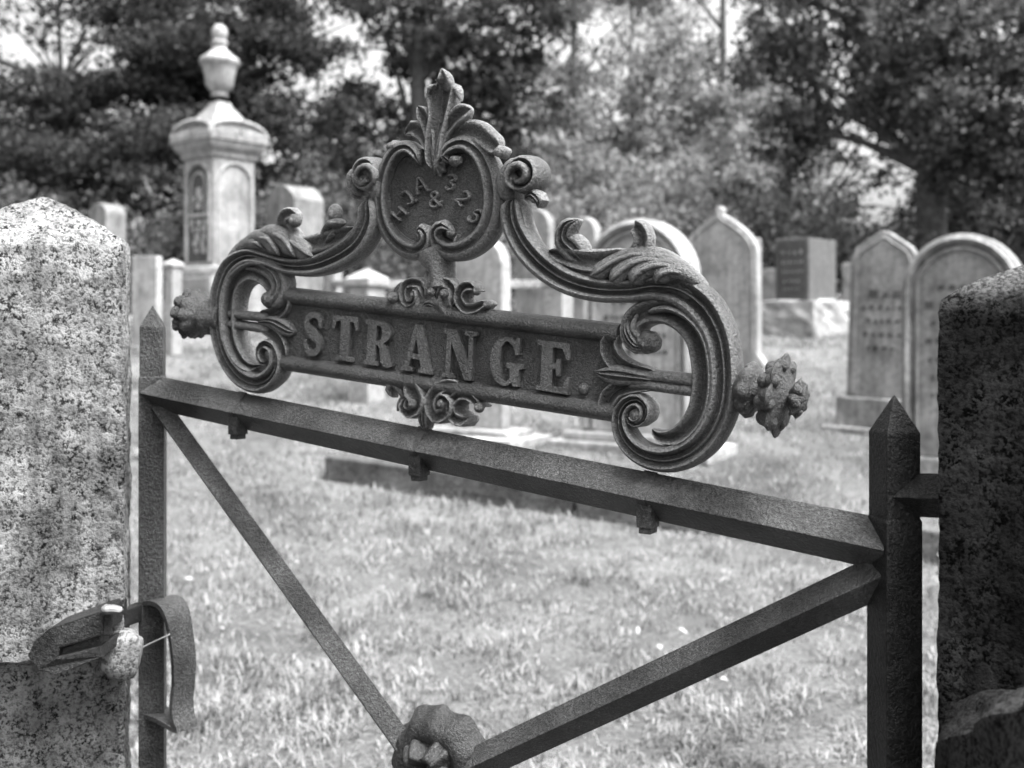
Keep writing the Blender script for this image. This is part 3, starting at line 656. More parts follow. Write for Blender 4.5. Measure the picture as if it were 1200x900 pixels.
strip(mb, [(556, 341, 9, 6), (550, 335, 12, 5), (541, 338, 14, 4), (537, 349, 14, 4), (544, 361, 14, 4), (556, 361, 13, 5), (566, 356, 10, 6), (571, 357, 6, 6)], 'groove', 8, 14)
strip(mb, [(530, 345, 10, 2), (538, 338, 10, 3)], 'roll', 6, 6); ball(mb, 555, 341, 5, 8); ball(mb, 567, 357, 5, 8)
strip(mb, [(492, 360, 8, 4), (502, 357, 14, 6), (511, 362, 8, 4)], 'leaf', 7, 6)
mb.build('shell_ornament', IRON, plate, smooth=60)
mb = MB()
strip(mb, [(478, 443, 24, 3), (482, 456, 28, 4), (488, 468, 26, 5), (486, 480, 20, 5), (477, 484, 13, 4), (471, 476, 11, 5), (473, 466, 9, 6)], 'groove', 9, 10)
strip(mb, [(540, 452, 14, 2), (522, 452, 16, 3), (508, 462, 18, 4), (504, 476, 18, 5), (510, 488, 18, 5), (521, 484, 17, 6), (524, 472, 14, 7), (516, 466, 10, 8), (511, 472, 8, 9)], 'groove', 9, 12)
strip(mb, [(470, 470, 8), (467, 458, 11, 1), (458, 450, 10, 2), (453, 457, 11, 3), (457, 466, 9, 4)], 'roll', 7, 9)
strip(mb, [(462, 482, 8), (466, 474, 10), (468, 462, 8)], 'roll', 6, 8)
strip(mb, [(560, 478, 9, 5), (556, 471, 11, 4), (548, 464, 12, 4), (536, 464, 13, 4), (528, 474, 14, 4), (530, 488, 16, 4), (540, 493, 16, 4), (546, 489, 8, 3)], 'groove', 8, 20)
strip(mb, [(495, 450, 10, 2), (495, 470, 10, 3), (494, 488, 17, 4), (495, 498, 14, 3), (496, 505, 13, 3)], 'leaf', 7, 8)
ball(mb, 514, 474, 6, 11); ball(mb, 480, 474, 6, 10); ball(mb, 558, 478, 6, 8)
mb.build('scroll_ornament', IRON, plate, smooth=60)

# ---- finials on the scroll ends
def finial(ax0, ax1, prof, lobes, knobs):
    A = gp(*ax0); B = gp(*ax1); d = (B - A).normalized(); L = (B - A).length; e = d.cross(GN).normalized(); f = e.cross(d)
    mb = MB(); n = 96; V = []; Fc = []
    for s, r, am in prof:
        for j in range(n):
            a = 2 * math.pi * j / n; rr = r * .001 * (1 + am * (abs(math.cos(lobes * a / 2)) - .5)); V.append(A + d * (L * s) + (e * math.sin(a) + f * math.cos(a)) * rr)
    for i in range(len(prof) - 1):
        for j in range(n): k = (j + 1) % n; Fc.append((i * n + j, i * n + k, (i + 1) * n + k, (i + 1) * n + j))
    Fc += [tuple(range(n)), tuple(range((len(prof) - 1) * n, len(prof) * n))]
    mb.add(V, Fc)
    for s, r0, rb, cnt in knobs:
        for j in range(cnt):
            a = 2 * math.pi * (j + .3) / cnt; c = A + d * (L * s) + (e * math.sin(a) + f * math.cos(a)) * r0 * .001
            V = []; Fc = []; m = 12; q = 8
            for i in range(q + 1):
                th = math.pi * i / q
                for k in range(m):
                    ph = 2 * math.pi * k / m; V.append(c + (d * math.cos(th) + e * math.sin(th) * math.cos(ph) + f * math.sin(th) * math.sin(ph)) * rb * .001)
            for i in range(q):
                for k in range(m): k2 = (k + 1) % m; Fc.append((i * m + k, i * m + k2, (i + 1) * m + k2, (i + 1) * m + k))
            mb.add(V, Fc)
    mb.build('finial', IRON_PLATE, gate, smooth=60)
finial((862, 454), (946, 469), [(0, 12, 0), (.08, 16, 0), (.12, 23, .1), (.20, 26, .12), (.28, 24, .12), (.32, 15, 0), (.38, 14, 0), (.43, 20, .2), (.50, 27, .35), (.58, 31, .3), (.64, 37, .2), (.66, 36, .2), (.68, 26, .1), (.74, 15, 0), (.78, 10, 0), (.82, 13, .25), (.88, 17, .3), (.93, 14, .3), (.97, 9, .2), (1, 2, 0)], 8, [(.53, 25, 8.5, 8), (.62, 29, 7, 8), (.90, 12, 5, 6)])
finial((262, 373), (219, 367), [(0, 17, 0), (.20, 18, 0), (.26, 23, .03), (.36, 25, .03), (.42, 21, 0), (.50, 17, 0), (.58, 22, .05), (.66, 29, .1), (.70, 31, .15), (.76, 29, .1), (.78, 25, .1), (.80, 27, .25), (.88, 31, .3), (.96, 27, .3), (1, 18, .2), (1, 4, 0)], 10, [(.88, 26, 6, 10)])

# ---- rosette where the braces cross
mb = MB()
u0, v0 = uv(501, 908, .02)
def rosette():
    """a cast flower: five rolled petals round a hollow"""
    na, nr = 120, 22; V = []; Fc = []
    for i in range(nr + 1):
        t = i / nr
        for j in range(na):
            a = 2 * math.pi * j / na; lob = abs(math.cos(2.5 * a + .5)); Rr = .036 * (1 + .34 * (lob ** .8 - .6) + .035 * math.cos(15 * a))
            h = .034 * math.sin(min(1, max(0, t - .22) / .40) * math.pi / 2) - .075 * max(0, t - .62) ** 1.3 - .020 * (1 - lob) ** 3 * min(1, t * 2) + .0045 * math.cos(15 * a) * max(0, t - .35)
            V.append(gw(u0 + Rr * t * math.cos(a), v0 + Rr * t * math.sin(a), .010 + h * .75))
    for i in range(nr):
        for j in range(na): k = (j + 1) % na; Fc.append((i * na + j, i * na + k, (i + 1) * na + k, (i + 1) * na + j))
    m = len(V)
    for j in range(na): p = V[nr * na + j]; V.append(p - GN * .007)
    for j in range(na): k = (j + 1) % na; Fc.append((nr * na + j, nr * na + k, m + k, m + j))
    Fc.append(tuple(m + j for j in range(na))); mb.add(V, Fc)
rosette()
V = []; Fc = []; na = 120
for k, (rr, h) in enumerate(((0, .004), (.45, .012), (.62, .019), (.8, .014), (1.0, -.008), (.99, -.014), (0, -.010))):
    for j in range(na):
        a = 2 * math.pi * j / na; q = .064 * (1 + .10 * abs(math.cos(3 * a + .4)) ** .7 + .03 * math.cos(12 * a)) * rr; V.append(gw(u0 + q * math.cos(a), v0 + q * math.sin(a), h))
for i in range(6):
    for j in range(na): k = (j + 1) % na; Fc.append((i * na + j, i * na + k, (i + 1) * na + k, (i + 1) * na + j))
mb.add(V, Fc)
ro = mb.build('rosette', IRON_WORN2, gate, smooth=85)
mb = MB(); ball(mb, 500, 908, 12, 20, (1, 1, .9), lob=6, amp=.12, href=.02); mb.build('boss', IRON_BAR, ro, smooth=60)

# ------------------------------------------------------------------ the two stone posts
def stone_post(name, corner, dirv, width, depth, z_top, apex, low, mat, label, amp, grooves=()):
    """corner: front corner on plan; dirv: unit vector along the front face away from it; body with a hewn pyramid top"""
    dv = Vector((dirv[0], dirv[1], 0)).normalized(); bk = Vector((-dv.y, dv.x, 0))
    if bk.y < 0: bk = -bk
    c = Vector((corner[0], corner[1], 0)); P = lambda a, b, z: c + dv * (width * a) + bk * (depth * b) + Vector((0, 0, z))
    mb = MB(); n = 36; V = []; Fc = []
    levels = low + [(z_top - .012, .0), (z_top, .008)]
    ring = [(i / n, 0) for i in range(n)] + [(1, i / n) for i in range(n)] + [(1 - i / n, 1) for i in range(n)] + [(0, 1 - i / n) for i in range(n)]
    m = len(ring); L2 = []
    for (z0, o0), (z1, o1) in zip(levels, levels[1:]):
        k = max(1, int((z1 - z0) / .0065))
        for q in range(k): L2.append((z0 + (z1 - z0) * q / k, o0 + (o1 - o0) * q / k))
    L2.append(levels[-1])
    rows = [(z, o, 1) for z, o in L2]
    for q in range(1, 12): rows.append((z_top + (apex[2] - z_top) * (q / 12) ** .9, .006, 1 - q / 12))
    for z, o, k in rows:
        for a, b in ring:
            aa = apex[0] + (a - apex[0]) * k; bb = apex[1] + (b - apex[1]) * k
            ia = o / width; V.append(P(aa, bb + o / depth * (1 - b) * k, z))
    V.append(P(apex[0], apex[1], apex[2]))
    for i in range(len(rows) - 1):
        for j in range(m): k = (j + 1) % m; Fc.append((i * m + j, i * m + k, (i + 1) * m + k, (i + 1) * m + j))
    t = len(V) - 1
    for j in range(m): Fc.append(((len(rows) - 1) * m + j, (len(rows) - 1) * m + (j + 1) % m, t))
    o = link(name, V, Fc, mat, None, P(.5, .5, 0), smooth=55)
    rough(o, amp, 16, 0, seed=width * 100); rough(o, .0022, 75, 0, seed=3)
    for line, wdt, dp in grooves:      # spalled seams in the front face, given as world x, z points
        for v in o.data.vertices:
            p = v.co
            for (x0, z0), (x1, z1) in zip(line, line[1:]):
                ax, az = x1 - x0, z1 - z0; tt = max(0, min(1, ((p.x - x0) * ax + (p.z - z0) * az) / (ax * ax + az * az)))
                dd = math.hypot(p.x - x0 - ax * tt, p.z - z0 - az * tt)
                if dd < wdt: v.co = v.co + bk * dp * (1 - (dd / wdt) ** 2)
    return tag(o, label, 'stone post')
cl = W(146, 380, 1.42)
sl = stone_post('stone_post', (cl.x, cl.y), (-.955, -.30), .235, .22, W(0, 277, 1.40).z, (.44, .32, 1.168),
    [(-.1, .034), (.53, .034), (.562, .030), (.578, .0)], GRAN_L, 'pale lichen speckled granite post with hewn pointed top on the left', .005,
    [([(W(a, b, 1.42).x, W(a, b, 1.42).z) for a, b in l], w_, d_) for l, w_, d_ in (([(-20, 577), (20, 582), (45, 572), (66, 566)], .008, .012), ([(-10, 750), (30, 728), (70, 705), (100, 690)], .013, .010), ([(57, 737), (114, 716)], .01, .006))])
cr = W(1099, 380, .93)
sr = stone_post('stone_post', (cr.x, cr.y), (.80, -.60), .26, .24, W(1100, 350, .93).z, (.62, .55, 1.10),
    [(-.1, .0)], GRAN_D, 'almost black rough granite post beyond the hinge on the right', .0022)

def foot_block():
    a, b, c_, d_ = W(1119, 811, .93), W(1290, 806, .74), W(1290, 800, .66), W(1092, 869, .86)
    e, f_, g_, h_ = [Vector((p.x + o.x, p.y + o.y, -.05)) for p, o in ((a, Vector((-.02, .02, 0))), (b, Vector((0, 0, 0))), (c_, Vector((0, -.03, 0))), (d_, Vector((-.02, -.03, 0))))]
    mb = MB(); mb.add([a, b, c_, d_, e, f_, g_, h_], [(0, 1, 2, 3), (7, 6, 5, 4), (0, 4, 5, 1), (1, 5, 6, 2), (2, 6, 7, 3), (3, 7, 4, 0)])
    bm_o = mb.build('foot_block', m_granite('dark_foot_granite', .003, .008, .03, .9, patch=.5), sr, smooth=60); bm_o.parent = sr
    rough(bm_o, .0, 1, 14); rough(bm_o, .012, 14, 0, seed=5); rough(bm_o, .004, 60, 0)
foot_block()
# iron keeper, wedge stone, wire
kd = 1.36
def slab_at(pts, d0, d1, tw=0): return extrude_outline([W(a, b, d0 - 1.36 + float(np.interp(a, [0, 100, 150, 168, 182], [1.345, 1.34, 1.37, 1.48, 1.58]))) for a, b in pts], Vector((0, d1 - d0, 0)))
latch = thing('gate_latch', 'dark forged iron latch jutting from the lichened stone towards the gate', 'latch', W(60, 780, kd))
V, Fc = slab_at([(32, 769), (40, 751), (57, 737), (116, 717), (121, 722), (121, 744), (70, 760), (68, 770), (119, 757), (120, 771), (66, 791), (44, 786)], kd, kd + .085, .05)
o = link('latch_head', V, Fc, IRON_LATCH, latch); bevel(o, .0022, 2)
A, B = W(106, 736, 1.372), W(184, 710, 1.60); bd = (B - A).normalized(); be = Vector((bd.y, -bd.x, 0)).normalized()
mb = MB(); mb.box((A + B) / 2, (bd, be, bd.cross(be)), ((B - A).length / 2, .009, .0115)); o = mb.build('latch_bar', IRON_LATCH, latch); bevel(o, .002, 2)
mb = MB(); C_ = W(120, 732, 1.36); mb.box(C_, (bd, be, bd.cross(be)), (.0045, .012, .0128)); o = mb.build('collar', IRON_LATCH, latch); bevel(o, .002, 2)
V, Fc = slab_at([(68, 762), (92, 753), (118, 744), (119, 758), (92, 768), (70, 772)], kd + .012, kd + .04, .05)
o = link('catch_tongue', V, Fc, IRON_BAR, latch); bevel(o, .002, 2)
def rock(name, px, py, d, rx, rz, seed, mat, label, cat, pts=None):
    bm = bmesh.new(); bmesh.ops.create_icosphere(bm, subdivisions=4, radius=1)
    c = W(px, py, d)
    for v in bm.verts:
        p = v.co.copy(); q = Vector([math.copysign(abs(t) ** .62, t) for t in p]); k = 1 + .18 * mnoise.noise(p * 1.3 + Vector((seed, 0, 0))) + .05 * mnoise.noise(p * 5)
        v.co = Vector((q.x * rx, q.y * rx * .8, q.z * rz)) * k * .86
    me = bpy.data.meshes.new(name); bm.to_mesh(me); bm.free(); me.materials.append(mat); me.polygons.foreach_set('use_smooth', [True] * len(me.polygons))
    o = bpy.data.objects.new(name, me); COL.objects.link(o); o.location = c; o.rotation_euler = (0, R(8), R(20)); return tag(o, label, cat)
rock('wedge_stone', 142, 766, 1.42, .028, .034, 4, GRAN_M, 'fist sized grey stone wedged between latch and gate post', 'stone')
rock('stone_chip', 131, 713, 1.352, .014, .004, 9, MARBLE_G, 'small pale stone chip lying on top of the iron latch', 'stone chip')
mb = MB()
def tube(mb, pts, r, n=8):
    P = [Vector(p) for p in pts]; V = []; Fc = []
    for i, p in enumerate(P):
        rr = r[i] if isinstance(r, (list, tuple)) else r
        d = (P[min(i + 1, len(P) - 1)] - P[max(i - 1, 0)]).normalized(); a = d.orthogonal().normalized() if i == 0 else (e - d * e.dot(d)).normalized(); e = a; b = d.cross(a)
        for k in range(n): t = 2 * math.pi * k / n; V.append(p + (a * math.cos(t) + b * math.sin(t)) * rr)
    for i in range(len(P) - 1):
        for k in range(n): k2 = (k + 1) % n; Fc.append((i * n + k, i * n + k2, (i + 1) * n + k2, (i + 1) * n + k))
    Fc += [tuple(range(n)), tuple(range(len(P) * n - n, len(P) * n))]; mb.add(V, Fc); return mb
tube(mb, [gp(163, 761, .02), gp(166, 759, .034), gp(170, 757, .030), gp(185, 750, .030), gp(198, 744, .022), gp(202, 736, .0), gp(201, 725, -.01)], .0011)
wire = mb.build('tie_wire', MARBLE_W, None, origin=gp(185, 750, .03), smooth=60); tag(wire, 'thin pale wire looped round the left gate post at the latch', 'wire')

# ------------------------------------------------------------------ gravestones
def frame(yaw):
    a = R(yaw); return Vector((math.cos(a), -math.sin(a), 0)), Vector((-math.sin(a), -math.cos(a), 0))   # along the face, outward normal
def outline(style, w, h, n=20):
    hw = w / 2
    if style == 'arch': return [(-hw, 0)] + [(-hw * math.cos(math.pi * i / n), h - hw + hw * math.sin(math.pi * i / n)) for i in range(n + 1)] + [(hw, 0)]
    if style == 'shoulder':      # arch on slightly wider shoulders
        return [(-hw, 0), (-hw, h - hw * .72)] + [(-hw * math.cos(math.pi * i / n), h - hw * .72 + hw * .72 * math.sin(math.pi * i / n)) for i in range(1, n)] + [(hw, h - hw * .72), (hw, 0)]
    if style == 'peak':          # two curved sides meeting in a point, small knob
        r = []
        for i in range(n + 1):
            t = i / n; r.append((-hw * (1 - t ** 1.9), h - hw * 1.15 + hw * 1.08 * t ** .92))
        kn = [(-hw * .09, h - hw * .10), (-hw * .13, h - hw * .02), (-hw * .08, h + hw * .06), (0, h + hw * .1)]
        l = [(-hw, 0)] + [p for p in r if p[0] < -hw * .14] + kn
        return l + [(-x, z) for x, z in l[::-1][1:]]
    if style == 'ogee':
        l = [(-hw, 0), (-hw, h - hw * 1.05), (-hw * .97, h - hw * .8), (-hw * .85, h - hw * .55), (-hw * .62, h - hw * .36), (-hw * .38, h - hw * .22), (-hw * .2, h - hw * .08), (0, h)]
        return l + [(-x, z) for x, z in l[::-1][1:]]
    if style == 'flat': return [(-hw, 0), (-hw, h * .97), (-hw * .94, h), (hw * .94, h), (hw, h * .97), (hw, 0)]
    if style == 'cut': return [(-hw, 0), (-hw, h - hw * .7), (-hw * .8, h - hw * .38), (-hw * .35, h - hw * .06), (0, h), (hw * .35, h - hw * .06), (hw * .8, h - hw * .38), (hw, h - hw * .7), (hw, 0)]
def offset_in(ol, d, hbase):
    """inset copy of an outline (open bottom kept at hbase)"""
    cx = 0; n = len(ol); out = []
    for i, (x, z) in enumerate(ol):
        a = ol[max(i - 1, 0)]; b = ol[min(i + 1, n - 1)]; t = (b[0] - a[0], b[1] - a[1]); L = math.hypot(*t) or 1
        out.append((x + t[1] / L * d, max(z - t[0] / L * d, hbase)))
    return out
def border(c, ex, en, ol, d0, wd, h, z0, name, mat, parent, t0):
    """raised moulding following the outline of the face"""
    a = offset_in(ol, d0, z0); b = offset_in(ol, d0 + wd, z0); V = []; Fc = []
    P = lambda p, k: c + ex * p[0] + Vector((0, 0, p[1])) + en * (t0 + k)
    m = 5
    for p, q in zip(a, b):
        mid = ((p[0] + q[0]) / 2, (p[1] + q[1]) / 2); V += [P(p, -.004), P(p, h * .6), P(mid, h), P(q, h * .6), P(q, -.004)]
    for i in range(len(a) - 1):
        for k in range(m): k2 = (k + 1) % m; Fc.append((i * m + k, i * m + k2, (i + 1) * m + k2, (i + 1) * m + k))
    Fc += [tuple(range(m)), tuple(range((len(a) - 1) * m, len(a) * m))]
    return link(name, V, Fc, mat, parent, smooth=40)
def lines(c, ex, en, t0, w, rows, mat, parent):
    """weathered inscription: shallow raised strokes in rows, too worn to read"""
    mb = MB(); up = Vector((0, 0, 1))
    for z, wf, hh in rows:
        x = -w * wf / 2
        while x < w * wf / 2:
            l = random.uniform(.6, 1.6) * hh; mb.box(c + ex * (x + l / 2) + up * (z + random.uniform(-.1, .1) * hh) + en * (t0 + .0005), (ex, en, up), (l * .36, .003, hh * random.uniform(.3, .5))); x += l + hh * .35
    if mb.v: mb.build('worn_inscription', mat, parent)['kind'] = 'stuff'
def tomb(name, label, pxl, pxr, py_top, py_base, style, thick, yaw=33.7, mat=MARBLE, d=None, plinth=None, base2=None, borders=(), rows=(), group=None, tilt=0, flare=False, rowmat=None, cat='gravestone', bands=()):
    d = d or ground_d(py_base); ex, en = frame(yaw)
    # find width so the front face spans the two pixel columns
    def face(dc, w, cpx):
        c = Vector(((cpx - CX) / F * dc, dc, 0)); L = c - ex * w / 2; Rr = c + ex * w / 2
        return CX + F * L.x / L.y, CX + F * Rr.x / Rr.y
    w = (pxr - pxl) / F * d / max(.2, (math.cos(R(yaw)) + ((pxl + pxr) / 2 - CX) / F * math.sin(R(yaw)))); cp = (pxl + pxr) / 2
    for _ in range(8):
        a, b = face(d, w, cp); w *= (pxr - pxl) / (b - a); cp += ((pxl + pxr) - (a + b)) / 2
    c = Vector(((cp - CX) / F * d, d, 0)); g = gz(c.x, d); zb = g - .04
    c.z = zb; zt = H - (py_top - CY) / F * d; h = zt - zb
    t = thing(name, label, cat, (c.x, c.y, g), group)
    z0 = 0
    up = Vector((0, 0, 1))
    if base2:
        z, ov = base2; mb = MB(); mb.box(c + up * (z + .04) / 2 - en * thick / 2, (ex, en, up), (w / 2 + ov, thick / 2 + ov, (z + .04) / 2)); o = mb.build('lower_base', mat, t); bevel(o, .012, 2); rough(o, .006, 8, 3); z0 = z + .04 - .0
    if plinth:
        z, ov = plinth; mb = MB(); mb.box(c + up * (z0 + (z - z0 + .04) / 2) - en * thick / 2, (ex, en, up), (w / 2 + ov, thick / 2 + ov, (z - z0 + .04) / 2)); o = mb.build('plinth', mat, t); bevel(o, .012, 3); z0 = z + .04
    cc = c + up * z0; hh = h - z0; ol = outline(style, w, hh)
    if flare: ol = [(-w * .58, 0), (-w * .58, .05), (-w * .5, .13)] + ol[1:-1] + [(w * .5, .13), (w * .58, .05), (w * .58, 0)]
    V, Fc = extrude_outline([cc + ex * x + up * z for x, z in ol], -en * thick)
    body = link('tablet', V, Fc, mat, t, smooth=30); bevel(body, .008, 2)
    for d0, wd, bh in borders: border(cc, ex, en, outline(style, w, hh), d0, wd, bh, .02 if not flare else .15, 'moulding', mat, t, 0)
    if rows: lines(cc, ex, en, 0, w, [(hh * a, b, cch) for a, b, cch in rows], rowmat or ENGR, t)
    if tilt:
        t.rotation_euler = (R(.8), R(tilt), 0)
    return t, c, w, h, ex, en
RW = [(.70, .6, .035), (.62, .45, .05), (.54, .6, .03), (.46, .5, .03), (.38, .55, .03), (.30, .4, .03)]
tomb('gravestone', 'broad white arched gravestone with triple moulding behind the right end of the nameplate', 682, 812, 256, 528, 'arch', .12, mat=MARBLE_W, borders=((.012, .04, .04), (.075, .022, .022)), rows=RW, plinth=(.10, .09), base2=(.05, .16))
tomb('gravestone', 'tall pointed marble gravestone with little knob on its peak', 801, 888, 246, 440, 'peak', .10, tilt=-.8, mat=MARBLE, borders=((.03, .02, .012),), rows=[], plinth=(.05, .06), flare=True)
tomb('gravestone', 'grey pointed gravestone on a stepped plinth left of the moulded arch', 990, 1068, 270, 507, 'ogee', .10, tilt=1.6, mat=MARBLE_G, borders=((.035, .015, .01),), rows=RW[1:], plinth=(.22, .05), base2=(.03, .12))
tomb('gravestone', 'large grey arched gravestone with deep double moulding beside the dark stone post', 1056, 1200, 273, 560, 'arch', .13, mat=MARBLE_G, borders=((.012, .04, .042), (.075, .02, .022)), rows=[(.76, .4, .03), (.68, .62, .05), (.6, .5, .03), (.52, .6, .03), (.44, .55, .03), (.36, .5, .03), (.28, .5, .03)], plinth=(.1, .06))
tomb('gravestone', 'slim white round-topped gravestone below the cartouche on a bright stepped base', 527, 588, 276, 515, 'arch', .10, mat=MARBLE_W, rows=[], plinth=(.07, .10), base2=(.03, .2))
tomb('gravestone', 'dark fronted gravestone with bright slanted right side just right of the urn monument', 312, 345, 216, 384, 'cut', .42, yaw=40, mat=MARBLE_G, d=12.5, rows=[(.7, .6, .05)], rowmat=MARBLE)
tomb('gravestone', 'dark slanted gravestone with pale curved side behind the left stone post', 104, 124, 238, 384, 'shoulder', .26, yaw=40, mat=MARBLE_G, d=13)
tomb('gravestone', 'narrow white slab standing half hidden behind the left gate post', 154, 183, 300, 405, 'flat', .10, yaw=20, mat=MARBLE_W, cat='gravestone')
tomb('gravestone', 'shaded grey slab behind the right scroll knob', 604, 643, 244, 392, 'arch', .12, mat=MARBLE_G, d=11)
tomb('gravestone', 'small pale rounded gravestone between the nameplate scroll and the broad arched stone', 664, 697, 254, 395, 'arch', .12, mat=MARBLE, d=10)
tomb('gravestone', 'narrow pale capped stone at the right edge of the knobbed pointed gravestone', 874, 892, 279, 400, 'flat', .10, yaw=15, mat=MARBLE_W, d=9.8)
tomb('gravestone', 'short grey stub gravestone left of the block marker', 893, 910, 315, 386, 'flat', .12, yaw=30, mat=MARBLE, d=12.4)
tomb('gravestone', 'small pale stub stone right of the block marker', 987, 1000, 308, 386, 'flat', .15, yaw=30, mat=MARBLE, d=12.6)

def block_marker():
    d = 11.6; ex, en = frame(42); up = Vector((0, 0, 1)); g = gz(0, d)
    w = 40 / F * d / (.743 + .268 * .669); c = W(928, 380, d); c = Vector((c.x, c.y, g))
    th = 33 / F * d / (.669 - .26 * .743); z1 = H - (352 - CY) / F * d; z2 = H - (279 - CY) / F * d
    t = thing('block_marker', 'dark polished granite block gravestone on a rough pale base', 'gravestone', c)
    mb = MB(); cc = c - en * th / 2; mb.box(cc + up * (z1 - g) / 2 - up * .03, (ex, en, up), (w / 2 + .11, th / 2 + .11, (z1 - g) / 2 + .03)); o = mb.build('base', GRAN_PALE, t); bevel(o, .02, 2); rough(o, .03, 6, 4)
    mb = MB(); mb.box(cc + up * ((z1 + z2) / 2 - g - .002), (ex, en, up), (w / 2, th / 2, (z2 - z1) / 2)); o = mb.build('die', m_marble('dressed_grey_granite', .08, .11, 20, .2), t); bevel(o, .01, 2)
    mb = MB(); mb.box(c + up * ((z1 + z2) / 2 - g) + en * .003, (ex, en, up), (w / 2 - .03, .008, (z2 - z1) / 2 - .03)); p = mb.build('polished_panel', SLATE, t)
    lines(c + up * (z1 - g), ex, en, .011, w, [(.5, .7, .05), (.4, .6, .03), (.3, .6, .03), (.2, .5, .03), (.12, .5, .03)], MARBLE_G, t)
block_marker()

def urn_monument():
    d = 12.0; yaw = 40; ex, en = frame(yaw); up = Vector((0, 0, 1)); g = gz(0, d)
    # nearest vertical corner seen at px 250
    Z = lambda py: H - (py - CY) / F * d
    k = Vector(((250 - CX) / F * d, d, 0)); w = .545
    c = k - ex * w / 2 - en * w / 2; sx = ex; 
    t = thing('urn_monument', 'tall marble pedestal monument with arched panels and a covered urn on top', 'monument', (c.x, c.y, g))
    def boxz(z0, z1, half, name, mat=MARBLE_W, bev=.012):
        mb = MB(); mb.box(Vector((c.x, c.y, (z0 + z1) / 2)), (ex, en, up), (half, half, (z1 - z0) / 2)); o = mb.build(name, mat, t)
        if bev: bevel(o, bev, 2)
        return o
    h = w / 2
    boxz(g - .05, Z(352), h + .20, 'base_step', MARBLE); boxz(Z(352) , Z(325), h + .12, 'base_step', MARBLE); boxz(Z(325), Z(311), h + .05, 'base_step', MARBLE_W, .03)
    boxz(Z(311), Z(184), h, 'shaft')
    # panels on both visible faces: arched recess with a raised frame, corner strips
    for ax, nv, mt, txt in ((ex, en, MARBLE_G, True), (en, ex, MARBLE, False)):
        fc = Vector((c.x, c.y, 0)) + nv * h; zb, zt = Z(306), Z(189); pw = w - .12
        ol = outline('arch', pw, zt - zb)
        o3 = [fc + ax * x + up * (zb + z) + nv * .002 for x, z in ol]
        V, Fc = extrude_outline(o3, -nv * .02); pn = link('panel', V, Fc, m_marble('shaded_panel_marble', .05, .08, 4, .3) if txt else MARBLE, t)  # inscribed panel darker: shade of that face put into its marble
        border(fc + up * zb, ax, nv, ol, -.02, .035, .03, -.01, 'arch_frame', MARBLE_W, t, 0)
        if txt:
            border(fc + up * (zb + (zt - zb) * .45), ax, nv, outline('arch', pw * .66, (zt - zb) * .47), 0, .03, .012, 0, 'inner_arch', MARBLE, t, .004)
            rows = [((zt - zb) * q, f_, hh) for q, f_, hh in ((.72, .25, .10), (.65, .5, .08), (.57, .3, .09), (.40, .8, .09), (.33, .6, .08), (.25, .35, .10), (.18, .55, .08), (.12, .35, .08))]
            lines(fc + up * zb, ax, nv, .008, pw, rows, MARBLE_W, t)
            mb = MB(); mb.box(fc + up * (zb + (zt - zb) * .475) + nv * .006, (ax, nv, up), (pw / 2, .01, .018)); mb.build('band', MARBLE_W, t)
    # stacked cornice mouldings
    def loft(rows, name, mat):
        V = []; Fc = []
        for z, hf in rows:
            V += [Vector((c.x, c.y, z)) + ex * a * hf + en * b * hf for a, b in ((-1, 1), (1, 1), (1, -1), (-1, -1))]
        for i in range(len(rows) - 1):
            for q in range(4): q2 = (q + 1) % 4; Fc.append((i * 4 + q, i * 4 + q2, i * 4 + 4 + q2, i * 4 + 4 + q))
        Fc += [(0, 1, 2, 3), tuple(range(len(V) - 4, len(V)))]; return link(name, V, Fc, mat, t, smooth=25)
    loft([(Z(184), h + .005), (Z(181), h + .03), (Z(178), h + .03), (Z(175), h + .045), (Z(171), h + .08), (Z(166), h + .095), (Z(164), h + .09), (Z(163), h + .112), (Z(158), h + .115), (Z(157), h + .10)], 'cornice', MARBLE)
    # curved pediments on each side
    for ax, nv in ((ex, en), (en, ex), (ex, -en), (en, -ex)):
        hw = h + .11; n = 16; rise = Z(138) - Z(157)
        ol = [(-hw, -.005)] + [(-hw * math.cos(math.pi * i / n), rise * math.sin(math.pi * i / n) ** .8) for i in range(n + 1)] + [(hw, -.005)]
        fc = Vector((c.x, c.y, Z(157)))
        V, Fc = extrude_outline([fc + ax * x + up * z + nv * (hw - .03) for x, z in ol], -nv * (hw - .05)); link('pediment', V, Fc, MARBLE if ax == en else MARBLE_G, t, smooth=30)  # greyer marble paints the shade onto the front pediment
        border(fc, ax, nv, ol[1:-1], -.012, .05, .03, -.01, 'pediment_moulding', MARBLE_W, t, hw - .03)
    loft([(Z(150), h + .04), (Z(140), h * .92), (Z(134), h * .86), (Z(133), h * .72), (Z(128), h * .62), (Z(120), h * .42), (Z(112), h * .30)], 'cap', MARBLE_W)
    prof = [(113, .10), (109, .085), (107, .10), (105, .12), (100, .155), (90, .165), (82, .185), (78, .195), (76, .215), (72, .225), (69, .21), (66, .16), (60, .10), (56, .075), (54, .075), (52, .09), (49, .09), (47, .07), (44, .08), (38, .09), (33, .075), (29, .04), (28, .0)]
    V = []; Fc = []; n = 28
    cx = Vector((c.x, c.y, 0)); dd = c.y; Zc = lambda py: H - (py - CY) / F * dd
    for py, r in prof:
        for j in range(n): a = 2 * math.pi * j / n; V.append(cx + up * Zc(py) + Vector((math.cos(a), math.sin(a), 0)) * r)
    for i in range(len(prof) - 1):
        for j in range(n): q = (j + 1) % n; Fc.append((i * n + j, i * n + q, (i + 1) * n + q, (i + 1) * n + j))
    Fc.append(tuple(range(n))); link('urn', V, Fc, MARBLE_W, t, smooth=50)
urn_monument()

